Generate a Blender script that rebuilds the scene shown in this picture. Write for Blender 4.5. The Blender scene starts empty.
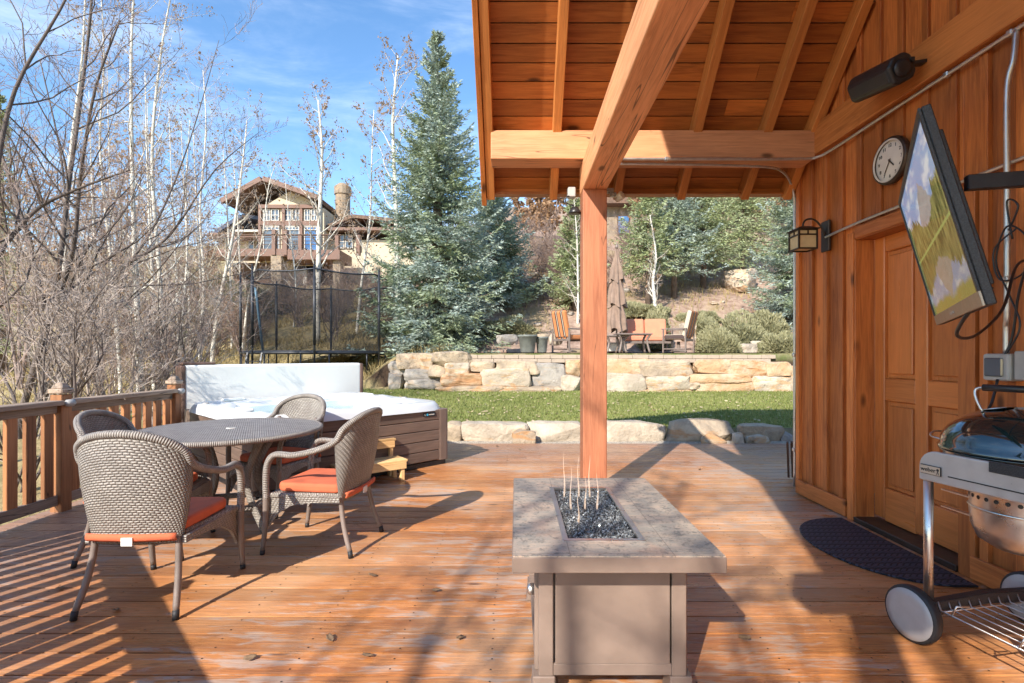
import bpy, bmesh, math, random
import numpy as np
from mathutils import Vector, Matrix, noise, Euler
random.seed(7); RS=np.random.RandomState(7)
PI=math.pi
SUN=4.0; SKY=.15; EXPO=1.03
scene=bpy.context.scene; COL=scene.collection
H=1.3; F=510.0
def P(px,py,Y): return Vector(((px-516)/F*Y, Y, H-(py-355)/F*Y))
# ---------------------------------------------------------------- nodes
class NT:
    def __init__(s,name):
        s.m=bpy.data.materials.new(name); s.m.use_nodes=True
        s.t=s.m.node_tree; s.t.nodes.clear()
        s.out=s.t.nodes.new('ShaderNodeOutputMaterial')
    def put(s,sock,v):
        if isinstance(v,bpy.types.NodeSocket): s.t.links.new(v,sock)
        elif v is not None:
            if sock.type=='RGBA' and len(v)==3: v=(*v,1)
            sock.default_value=v
    def n(s,typ,ins=None,**props):
        nd=s.t.nodes.new('ShaderNode'+typ)
        for k,v in props.items(): setattr(nd,k,v)
        for k,v in (ins or {}).items(): s.put(nd.inputs[k],v)
        return nd
    def math(s,op,a,b=None,c=None,clamp=False):
        nd=s.n('Math',operation=op,use_clamp=clamp)
        s.put(nd.inputs[0],a)
        if b is not None: s.put(nd.inputs[1],b)
        if c is not None: s.put(nd.inputs[2],c)
        return nd.outputs[0]
    def mix(s,f,a,b,blend='MIX'):
        nd=s.n('Mix',data_type='RGBA',blend_type=blend)
        s.put(nd.inputs[0],f); s.put(nd.inputs[6],a); s.put(nd.inputs[7],b)
        return nd.outputs[2]
    def ramp(s,f,lo,hi,a=0.,b=1.):
        nd=s.n('MapRange',clamp=True,interpolation_type='SMOOTHSTEP'); s.put(nd.inputs[0],f)
        for i,x in enumerate((lo,hi,a,b)): nd.inputs[i+1].default_value=x
        return nd.outputs[0]
    def attr(s,name): return s.n('Attribute',attribute_name=name)
    def coord(s,which='gc'):
        if which=='gc': return s.attr('gc').outputs['Vector']
        return s.n('TexCoord').outputs[which]
    def scale(s,v,sc):
        nd=s.n('VectorMath',operation='MULTIPLY'); s.put(nd.inputs[0],v); nd.inputs[1].default_value=sc; return nd.outputs[0]
    def noise(s,v,sc=5,det=4,rough=.55,dist=0):
        nd=s.n('TexNoise',{'Scale':sc,'Detail':det,'Roughness':rough,'Distortion':dist}); s.put(nd.inputs['Vector'],v); return nd.outputs['Fac']
    def bump(s,h,st=.3,d=.01,nrm=None):
        nd=s.n('Bump',{'Strength':st,'Distance':d,'Height':h})
        if nrm: s.put(nd.inputs['Normal'],nrm)
        return nd.outputs[0]
    def bsdf(s,col,rough=.6,metal=0.,nrm=None,spec=.5,**kw):
        b=s.n('BsdfPrincipled'); s.put(b.inputs['Base Color'],col); s.put(b.inputs['Roughness'],rough); s.put(b.inputs['Metallic'],metal)
        s.put(b.inputs['Specular IOR Level'],spec)
        if nrm is not None: s.put(b.inputs['Normal'],nrm)
        for k,v in kw.items(): s.put(b.inputs[k.replace('_',' ')],v)
        s.t.links.new(b.outputs[0],s.out.inputs[0]); return b
def sc3(c,f): return tuple(min(1,x*f) for x in c)
def plain(name,col,rough=.5,metal=0.,var=.12,ns=18,bump=.15,bd=.002,coord='Object',spec=.5,**kw):
    t=NT(name); c=t.coord(coord); n=t.noise(c,ns,5)
    cc=t.mix(t.ramp(n,.3,.7),sc3(col,1-var),sc3(col,1+var))
    n2=t.noise(c,ns*6,3)
    t.bsdf(cc,t.ramp(n,.2,.8,max(.03,rough-.08),min(1,rough+.08)),metal,t.bump(n2,bump,bd) if bump else None,spec,**kw)
    return t.m
def wood(name,c1,c2,rough=.55,grain=1.,knots=True,var=.25,spec=.4):
    t=NT(name); g=t.coord(); r=t.attr('rnd').outputs['Fac']
    gv=t.scale(g,(1.0,14,14)); n1=t.noise(gv,2.2,5,.6,1.2)
    gv2=t.scale(g,(2.,55,55)); n2=t.noise(gv2,3,3)
    lo=t.noise(t.scale(g,(.6,2.5,2.5)),1.6,3)
    col=t.mix(t.ramp(n1,.3,.72),c1,c2)
    col=t.mix(t.math('MULTIPLY',t.ramp(n2,.5,.75),.35*grain),col,sc3(c2,.45))
    col=t.mix(t.ramp(lo,.35,.7,0,.45),col,sc3(c1,1.35))
    if grain>1.15:
        ck=t.noise(t.scale(g,(.28,8,8)),1.1,2,.5,.15); cl=t.ramp(t.math('ABSOLUTE',t.math('SUBTRACT',ck,.5)),.001,.006,1,0); cm=t.ramp(t.noise(g,1.3,2),.40,.50)
        col=t.mix(t.math('MULTIPLY',t.math('MULTIPLY',cl,cm),.8),col,sc3(c2,.18))
    if knots:
        v=t.n('TexVoronoi',{'Scale':1.,'Randomness':1.},feature='F1'); t.put(v.inputs['Vector'],t.scale(g,(2.0,5.,5.)))
        k=t.math('MULTIPLY',t.ramp(v.outputs['Distance'],.05,.17,1,0),t.ramp(t.noise(g,2.3,1),.48,.56))
        col=t.mix(t.math('MULTIPLY',k,.9),col,sc3(c2,.22))
    hs=t.n('HueSaturation',{'Saturation':1.,'Color':col}); t.put(hs.inputs['Value'],t.ramp(r,0,1,1-var,1+var)); col=hs.outputs[0]
    t.bsdf(col,t.ramp(n1,.2,.8,rough-.1,rough+.12),0,t.bump(t.math('ADD',n1,t.math('MULTIPLY',n2,.5)),.35*grain,.004),spec)
    return t.m
def M_deck():
    t=NT('stained_deck_boards'); g=t.coord(); r=t.attr('rnd').outputs['Fac']; o=t.coord('Object')
    n1=t.noise(t.scale(g,(1.1,16,16)),2.,6,.6,1.)
    n2=t.noise(t.scale(g,(3,70,70)),3,3)
    base=t.mix(t.ramp(n1,.3,.7),(.57,.235,.075),(.40,.145,.046))
    base=t.mix(t.math('MULTIPLY',t.ramp(n2,.46,.7),.55),base,(.15,.06,.028))
    pale=t.ramp(t.noise(o,.8,3),.42,.66); base=t.mix(t.math('MULTIPLY',pale,.6),base,(.66,.40,.22))
    # weathered bare patches stretched along the boards
    w=t.noise(t.scale(g,(2.2,11,11)),1.7,7,.68,.6); big=t.noise(o,.55,3)
    wm=t.ramp(t.math('ADD',w,t.math('MULTIPLY',t.math('SUBTRACT',big,.5),.7)),.49,.62)
    base=t.mix(t.math('MULTIPLY',wm,.62),base,(.44,.37,.31))
    v=t.n('TexVoronoi',{'Scale':1.},feature='F1'); t.put(v.inputs['Vector'],t.scale(g,(1.3,4.,4.)))
    base=t.mix(t.ramp(v.outputs['Distance'],.03,.09,.75,0),base,(.06,.035,.03))
    hs=t.n('HueSaturation',{'Color':base}); t.put(hs.inputs['Value'],t.ramp(r,0,1,.82,1.16)); base=hs.outputs[0]
    # left side weathers greyer
    sx=t.n('SeparateXYZ'); t.put(sx.inputs[0],o)
    gl=t.math('MULTIPLY',t.ramp(t.math('ADD',sx.outputs[0],t.math('MULTIPLY',big,1.6)),-2.6,-1.2,1,0),.55)
    base=t.mix(gl,base,(.27,.21,.19))
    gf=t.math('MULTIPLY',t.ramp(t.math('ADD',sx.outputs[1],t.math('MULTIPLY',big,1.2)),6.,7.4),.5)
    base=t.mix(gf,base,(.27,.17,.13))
    t.bsdf(base,t.ramp(t.math('ADD',w,t.math('MULTIPLY',n1,.4)),.5,.95,.24,.6),0,t.bump(t.math('ADD',n1,t.math('MULTIPLY',n2,.6)),.6,.005),.5)
    return t.m
def M_wicker(name,c1,c2,su=34.,sv=70.,shear=.28,spec=.45,rough=.45):
    t=NT(name); g=t.coord(); s=t.n('SeparateXYZ'); t.put(s.inputs[0],g)
    wn=t.math('SUBTRACT',t.noise(g,26,2),.5); v=t.math('ADD',t.math('MULTIPLY',s.outputs[1],sv),t.math('MULTIPLY',wn,.7)); fl=t.math('FLOOR',v); fr=t.math('FRACT',v)
    u=t.math('ADD',t.math('MULTIPLY',s.outputs[0],su),t.math('MULTIPLY',fl,shear))
    fu=t.math('FRACT',u)
    hu=t.math('SINE',t.math('MULTIPLY',fu,PI)); hv=t.math('SINE',t.math('MULTIPLY',fr,PI))
    h=t.math('MULTIPLY',t.math('POWER',hu,.6),t.math('POWER',hv,.5))
    n=t.noise(t.coord('Object'),11,5,.7)
    col=t.mix(t.ramp(h,.05,.55),sc3(c2,.42),c1); col=t.mix(t.ramp(n,.35,.65,0,.75),col,sc3(c2,.85))
    t.bsdf(col,rough,0,t.bump(h,.9,.008),spec); return t.m
def M_stone(name,c1,c2,c3,iron=.8):
    t=NT(name); o=t.coord('Object'); oi=t.n('ObjectInfo'); rn=oi.outputs['Random']
    ov=t.n('VectorMath',operation='ADD'); t.put(ov.inputs[0],o)
    cx=t.n('CombineXYZ'); t.put(cx.inputs[0],t.math('MULTIPLY',rn,31)); t.put(cx.inputs[2],t.math('MULTIPLY',rn,17)); t.put(ov.inputs[1],cx.outputs[0]); o=ov.outputs[0]
    n1=t.noise(o,2.6,6,.6,.5); n2=t.noise(o,13,6,.7); n3=t.noise(t.scale(o,(1,1,3.5)),2.2,4,.55,1)
    col=t.mix(t.ramp(n1,.35,.65),c1,c2)
    col=t.mix(t.ramp(t.math('ADD',n3,t.math('MULTIPLY',t.math('SUBTRACT',rn,.5),.3*iron)),.56,.68,0,.75),col,c3)
    col=t.mix(t.ramp(n2,.5,.75,0,.45),col,sc3(c2,.5))
    t.bsdf(col,.85,0,t.bump(t.math('ADD',n1,t.math('MULTIPLY',n2,.6)),.9,.05),.25); return t.m
def M_leaf(name,c1,c2,rough=.6,trans=.25,c3=None):
    t=NT(name); r=t.attr('rnd').outputs['Fac']; n=t.noise(t.coord('Object'),1.1,3)
    col=t.mix(r,c1,c2)
    if c3: col=t.mix(t.ramp(n,.4,.62),col,c3)
    else: col=t.mix(t.ramp(n,.4,.65,0,.35),col,sc3(c1,.7))
    b=t.n('BsdfPrincipled',{'Roughness':rough,'Specular IOR Level':.25}); t.put(b.inputs['Base Color'],col)
    tr=t.n('BsdfTranslucent'); t.put(tr.inputs[0],col)
    mx=t.n('MixShader',{0:trans}); t.t.links.new(b.outputs[0],mx.inputs[1]); t.t.links.new(tr.outputs[0],mx.inputs[2])
    t.t.links.new(mx.outputs[0],t.out.inputs[0]); return t.m
def M_aspen():
    t=NT('aspen_bark'); g=t.coord('Object')
    n=t.noise(t.scale(g,(3,3,14)),1.6,4,.6); n2=t.noise(g,1.2,2)
    col=t.mix(t.ramp(n,.58,.68),(.62,.58,.50),(.10,.085,.07)); col=t.mix(t.ramp(n2,.45,.7,0,.4),col,(.38,.34,.28))
    t.bsdf(col,.8,0,t.bump(n,.3,.01),.2); return t.m
MT={}
def mk():
    m=MT
    m['soffit']=wood('cedar_soffit',(.48,.165,.036),(.28,.085,.017),.5)
    m['rafter']=wood('rafter_wood',(.58,.225,.060),(.40,.14,.034),.5,knots=False)
    m['beam']=wood('rough_sawn_beam',(.66,.31,.145),(.47,.20,.085),.6,1.3)
    m['post']=wood('post_wood',(.52,.20,.10),(.37,.125,.06),.6,1.3)
    m['siding']=wood('siding_wood',(.52,.165,.040),(.29,.078,.019),.5,1.1)
    m['header']=wood('header_wood',(.52,.185,.048),(.34,.105,.026),.5,1.1)
    m['door']=wood('door_wood',(.53,.17,.042),(.39,.115,.026),.35,.7,knots=False,var=.12,spec=.5)
    m['rail']=wood('railing_wood',(.36,.155,.062),(.21,.09,.038),.6,1.2)
    m['railtop']=wood('weathered_rail_wood',(.36,.27,.20),(.22,.155,.11),.7,1.4,knots=False)
    m['pine']=wood('light_pine',(.70,.45,.21),(.55,.32,.13),.5)
    m['deck']=M_deck()
    m['wicker']=M_wicker('woven_grey_wicker',(.38,.34,.295),(.27,.235,.20),42.,76.,.32)
    m['wickertop']=M_wicker('woven_tabletop_wicker',(.34,.305,.285),(.20,.18,.17),60,60,.5)
    m['rope']=M_wicker('twisted_rim_wicker',(.38,.335,.29),(.26,.225,.195),85,16,.33)
    m['chairleg']=plain('brown_grey_frame',(.21,.165,.14),.42,.0,.15,6,.1)
    m['cap']=plain('black_rubber',(.02,.02,.022),.6,0,.2,10,.1)
    m['cushion']=plain('terracotta_fabric',(.60,.135,.058),.85,0,.12,9,.4,.002)
    m['tag']=plain('white_tag',(.75,.72,.66),.7)
    m['cabinet']=wood('brown_spa_panel',(.18,.12,.09),(.115,.078,.06),.55,.8,knots=False,var=.08)
    m['cabcorner']=plain('spa_corner_plastic',(.18,.125,.098),.5,0,.08,8,.1)
    m['shell']=plain('pearl_acrylic',(.66,.67,.67),.22,0,.05,2.2,0)
    m['cover']=plain('white_vinyl',(.80,.79,.74),.5,0,.03,2.5,.5,.004)
    m['coverend']=plain('brown_vinyl',(.13,.075,.055),.6,0,.35,9,.6,.006)
    t=NT('tub_water'); t.bsdf((.42,.72,.74),.04,0,t.bump(t.noise(t.coord('Object'),9,3),.25,.02),.5,Alpha=.55); m['water']=t.m
    m['taupe']=plain('taupe_powder_coat',(.255,.185,.145),.5,.15,.12,5,.25,.0015)
    # slate tiles of the fire table
    t=NT('slate_tile_top'); o=t.coord('Object'); n1=t.noise(t.scale(o,(3.2,6.,1)),1.7,8,.66,1.5); n2=t.noise(o,3.,5,.6,.8); n3=t.noise(o,34,7,.75); n4=t.noise(o,90,4,.7)
    c=t.mix(t.ramp(n1,.38,.62),(.31,.28,.235),(.48,.38,.29)); c=t.mix(t.ramp(n2,.52,.68,0,.55),c,(.46,.28,.19)); c=t.mix(t.ramp(n3,.50,.62,0,.75),c,(.12,.12,.11)); c=t.mix(t.ramp(n4,.52,.66,0,.6),c,(.56,.42,.31)); c=t.mix(t.ramp(n1,.62,.74,0,.5),c,(.62,.52,.42))
    s=t.n('SeparateXYZ'); t.put(s.inputs[0],t.coord('gc'))
    def joint(v,per,off): 
        f=t.math('FRACT',t.math('ADD',t.math('DIVIDE',v,per),off)); return t.math('LESS_THAN',f,.008)
    j=t.math('MAXIMUM',joint(s.outputs[1],.42,.3),joint(s.outputs[0],.365,.47))
    c=t.mix(j,c,(.20,.16,.13)); t.bsdf(c,t.ramp(n3,.3,.7,.3,.55),0,t.bump(n1,.4,.006),.5); m['slate']=t.m
    m['steel']=plain('brushed_steel',(.62,.58,.54),.32,.95,.08,14,.1)
    m['galv']=plain('galvanised_conduit',(.58,.56,.53),.38,.85,.1,20,.1)
    m['dullgrey']=plain('grey_plastic',(.38,.37,.35),.45,0,.08,12,.1)
    m['black']=plain('black_plastic',(.018,.018,.02),.4,0,.2,30,.2)
    m['satin']=plain('speckled_black_metal',(.035,.036,.038),.45,.3,.5,240,.3)
    m['silverpaint']=plain('silver_grey_paint',(.50,.47,.44),.35,.35,.05,20,.1)
    m['enamel']=plain('dark_green_enamel',(.008,.022,.022),.06,0,.1,4,0,spec=.8,Coat_Weight=1.0,Coat_Roughness=.03)
    m['mat']=None
    t=NT('rubber_doormat'); g=t.coord('Object'); s=t.n('SeparateXYZ'); t.put(s.inputs[0],g)
    a=t.math('MULTIPLY',s.outputs[1],13.); fa=t.math('FRACT',a); ia=t.math('FLOOR',a)
    b=t.math('ADD',t.math('MULTIPLY',s.outputs[0],26.),t.math('MULTIPLY',t.math('PINGPONG',fa,.5),2.2)); fb=t.math('FRACT',b)
    h=t.math('MULTIPLY',t.ramp(t.math('PINGPONG',fb,.5),.12,.22),t.ramp(t.math('PINGPONG',fa,.5),.06,.12))
    t.bsdf(t.mix(h,(.010,.012,.020),(.05,.055,.085)),.6,0,t.bump(h,1,.02),.4); m['mat']=t.m
    t=NT('tinted_fire_glass'); n=t.attr('rnd').outputs['Fac']; t.bsdf(t.mix(n,(.03,.032,.035),(.42,.43,.43)),.08,0,None,.9); m['fireglass']=t.m
    t=NT('gas_flame'); e=t.n('Emission',{'Color':(1,.72,.52,1),'Strength':1.15}); tr=t.n('BsdfTransparent'); lw=t.n('LayerWeight',{'Blend':.35}); mx=t.n('MixShader'); t.put(mx.inputs[0],t.math('ADD',t.math('MULTIPLY',lw.outputs['Facing'],.15),.80)); t.t.links.new(e.outputs[0],mx.inputs[1]); t.t.links.new(tr.outputs[0],mx.inputs[2]); t.t.links.new(mx.outputs[0],t.out.inputs[0]); m['flame']=t.m
    m['lampglass']=plain('amber_lantern_glass',(.62,.47,.26),.35,0,.1,12,.1)
    m['bronze']=plain('aged_bronze',(.07,.05,.038),.45,.6,.2,20,.2)
    m['brass']=plain('worn_brass',(.75,.58,.32),.25,1,.1,20,0)
    m['clockface']=plain('cream_clock_face',(.72,.69,.62),.4,0,.06,6,0)
    m['boulder']=M_stone('sandstone_boulder',(.50,.39,.27),(.33,.26,.19),(.46,.24,.10))
    m['boulderpale']=M_stone('pale_cream_stone',(.56,.47,.36),(.40,.33,.25),(.50,.30,.15),.4)
    m['bouldero']=M_stone('rusty_orange_stone',(.54,.40,.27),(.50,.31,.17),(.42,.20,.085))
    m['bouldergrey']=M_stone('grey_stone',(.40,.36,.31),(.29,.26,.23),(.45,.33,.22),.2)
    m['blade']=M_leaf('lawn_grass_blades',(.19,.24,.055),(.38,.37,.15),.6,.3)
    m['dryblade']=M_leaf('dry_grass_blades',(.52,.40,.20),(.36,.30,.13),.7,.3)
    m['needle']=M_leaf('blue_spruce_needles',(.20,.27,.225),(.50,.57,.51),.5,.15,(.27,.32,.18))
    m['needlegreen']=M_leaf('green_spruce_needles',(.25,.31,.14),(.50,.54,.34),.5,.15,(.30,.34,.15))
    m['sage']=M_leaf('sage_foliage',(.27,.26,.13),(.46,.43,.26),.6,.2)
    m['leaf']=M_leaf('dry_orange_leaves',(.42,.29,.18),(.30,.19,.11),.6,.4)
    m['goldleaf']=M_leaf('russet_leaves',(.52,.33,.19),(.38,.24,.14),.6,.4)
    m['aspen']=M_aspen()
    m['dbark']=plain('dark_grey_bark',(.105,.082,.070),.85,0,.3,5,.5,.01)
    m['sbark']=plain('spruce_bark',(.16,.115,.085),.9,0,.3,6,.5,.02)
    m['twigpale']=plain('silvery_twigs',(.345,.28,.235),.7,0,.3,2,0)
    m['twig']=plain('grey_brown_twigs',(.24,.175,.145),.75,0,.35,2,0)
    m['twigred']=plain('russet_twigs',(.27,.17,.12),.8,0,.3,2,0)
    m['stucco']=plain('cream_stucco',(.55,.46,.33),.9,0,.06,3,.2)
    m['maroon']=plain('maroon_trim',(.165,.085,.058),.6,0,.1,3,.1)
    m['hroof']=plain('brown_shingle_roof',(.15,.09,.06),.8,0,.3,5,.4,.02)
    m['broof']=plain('slate_blue_roof',(.065,.085,.14),.8,0,.25,5,.4,.02)
    m['glass']=plain('dark_window_glass',(.10,.125,.15),.06,0,.1,3,0,spec=.9)
    m['blueglass']=plain('blue_window_glass',(.06,.15,.32),.1,0,.1,3,0,spec=.9)
    m['white']=plain('off_white_trim',(.62,.58,.52),.6)
    m['hstone']=M_stone('chimney_stone',(.34,.27,.20),(.24,.19,.14),(.40,.27,.16))
    m['shade']=plain('dark_timber_and_shade',(.10,.055,.035),.8,0,.2,4,.2)
    m['tramp']=plain('black_steel_tube',(.035,.038,.045),.45,.3,.2,8,.1)
    t=NT('black_mesh_net'); b=t.n('BsdfDiffuse',{'Color':(.022,.024,.028,1)}); tr=t.n('BsdfTransparent'); mx=t.n('MixShader',{0:.42}); t.t.links.new(tr.outputs[0],mx.inputs[1]); t.t.links.new(b.outputs[0],mx.inputs[2]); t.t.links.new(mx.outputs[0],t.out.inputs[0]); m['net']=t.m
    m['umbfab']=plain('taupe_canvas',(.25,.17,.125),.9,0,.15,6,.3,.003)
    m['patiofurn']=plain('brown_aluminium',(.20,.155,.13),.5,.2,.1,6,.1)
    m['pot']=plain('green_grey_pot',(.16,.17,.15),.6,0,.2,7,.2)
    m['sofa']=plain('salmon_cushion',(.60,.23,.13),.85,0,.08,6,.2)
    t=NT('striped_cushion'); s=t.n('SeparateXYZ'); t.put(s.inputs[0],t.coord()); f=t.math('FRACT',t.math('MULTIPLY',s.outputs[0],5.2))
    c=t.mix(t.math('GREATER_THAN',f,.40),(.55,.20,.07),(.07,.045,.04)); c=t.mix(t.math('GREATER_THAN',f,.62),c,(.55,.46,.34)); c=t.mix(t.math('GREATER_THAN',f,.72),c,(.09,.055,.045)); c=t.mix(t.math('GREATER_THAN',f,.88),c,(.52,.20,.08)); t.bsdf(c,.9); m['stripe']=t.m
    t=NT('paver_patio'); o=t.coord('Object'); br=t.n('TexBrick',{'Scale':2.2,'Mortar Size':.015,'Color1':(.42,.34,.26,1),'Color2':(.36,.30,.25,1),'Mortar':(.18,.14,.11,1)}); t.put(br.inputs['Vector'],o); t.bsdf(t.mix(t.ramp(t.noise(o,9,4),.4,.7,0,.5),br.outputs[0],(.30,.23,.17)),.85); m['paver']=t.m
    t=NT('edging_block'); g=t.coord(); n=t.noise(g,6,4); t.bsdf(t.mix(n,(.30,.24,.18),(.48,.38,.29)),.85,0,t.bump(n,.4,.01)); m['edging']=t.m
    # ground
    t=NT('hillside_ground'); o=t.coord('Object'); s=t.n('SeparateXYZ'); t.put(s.inputs[0],o)
    n1=t.noise(o,.35,4); n2=t.noise(o,3.5,6,.65); n3=t.noise(o,22,4,.7)
    mulch=t.mix(t.ramp(n2,.35,.65),(.27,.175,.13),(.43,.31,.235)); mulch=t.mix(t.ramp(n3,.5,.72,0,.6),mulch,(.46,.35,.25))
    dry=t.mix(t.ramp(n2,.35,.65),(.38,.29,.15),(.26,.21,.10)); dry=t.mix(t.ramp(n3,.45,.7,0,.5),dry,(.42,.33,.17))
    side=t.ramp(t.math('ADD',s.outputs[0],t.math('MULTIPLY',n1,5)),-1.5,1.5)
    c=t.mix(side,dry,mulch); c=t.mix(t.ramp(n1,.52,.62,0,.6),c,dry)
    lawn=t.mix(n2,(.07,.12,.022),(.13,.17,.045))
    lm=t.math('MULTIPLY',t.math('MULTIPLY',t.ramp(t.math('ADD',s.outputs[1],t.math('MULTIPLY',n2,1.4)),12.9,14.4,1,0),t.ramp(s.outputs[0],-8,-6.)),t.ramp(s.outputs[1],7,9))
    c=t.mix(lm,c,lawn)
    gn=t.n('NewGeometry'); sn=t.n('SeparateXYZ'); t.put(sn.inputs[0],gn.outputs['Normal']); c=t.mix(t.ramp(sn.outputs[2],.55,.75,1,0),c,(.055,.036,.024))  # steep bank painted dark, giving the gaps between wall boulders their shade
    t.bsdf(c,.95,0,t.bump(t.math('ADD',n2,t.math('MULTIPLY',n3,.5)),.8,.06),.1); m['ground']=t.m
    t=NT('lawn_turf'); o=t.coord('Object'); n=t.noise(o,1.3,4); n3=t.noise(o,30,4); c=t.mix(t.ramp(n,.35,.65),(.18,.22,.05),(.30,.30,.11)); c=t.mix(t.ramp(n3,.5,.75,0,.5),c,(.30,.29,.13)); t.bsdf(c,.9,0,t.bump(n3,.8,.03),.2); m['lawn']=t.m
    m['gravel']=plain('pale_gravel',(.48,.42,.34),.9,0,.35,40,.9,.02)
    # tv picture: alpine lake view, built from shapes in the panel's own plane
    t=NT('landscape_screen'); s=t.n('SeparateXYZ'); g=t.coord(); t.put(s.inputs[0],g); X=s.outputs[0]; Yv=s.outputs[1]
    my=t.math('ABSOLUTE',t.math('SUBTRACT',Yv,.46))
    cl=t.noise(t.scale(g,(1.3,2.2,1)),3.2,6,.6); sky=t.mix(t.ramp(cl,.47,.62),(.30,.42,.66),(.74,.76,.80))
    mtn=t.math('SUBTRACT',t.math('MULTIPLY',t.math('SUBTRACT',.42,t.math('ABSOLUTE',t.math('SUBTRACT',X,.42))),1.15),t.math('MULTIPLY',t.noise(g,9,4),.14))
    c=t.mix(t.math('GREATER_THAN',mtn,my),sky,t.mix(t.noise(g,14,5),(.26,.23,.21),(.60,.56,.52)))
    tr=t.math('ADD',.05,t.math('MULTIPLY',t.noise(t.scale(g,(1,.15,1)),13,6,.8),.34))
    tr2=t.math('MULTIPLY',tr,t.ramp(t.math('ABSOLUTE',t.math('SUBTRACT',X,.45)),.0,.4,.55,1.25))
    c=t.mix(t.math('GREATER_THAN',tr2,my),c,t.mix(t.ramp(t.noise(t.scale(g,(9,1.5,1)),4,5),.35,.65),(.05,.08,.02),(.34,.33,.10)))
    low=t.ramp(t.math('ADD',Yv,t.math('MULTIPLY',t.noise(g,4,5),.22)),.16,.22,1,0); c=t.mix(low,c,t.mix(t.noise(t.scale(g,(12,3,1)),4,4),(.30,.20,.06),(.42,.50,.10)))
    c=t.mix(t.ramp(Yv,.30,.48,.45,0),c,(.16,.17,.06)); c=t.mix(t.math('LESS_THAN',my,.010),c,(.34,.42,.12))
    b=t.bsdf((.01,.01,.01),.12,0,None,.5); t.put(b.inputs['Emission Color'],c); b.inputs['Emission Strength'].default_value=.33; m['screen']=t.m
MT['fleaf']=None
mk()
MT['fleaf']=MT['leaf']; MT['litter']=M_leaf('pale_leaf_litter',(.62,.50,.33),(.45,.33,.20),.7,.2)
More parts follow.
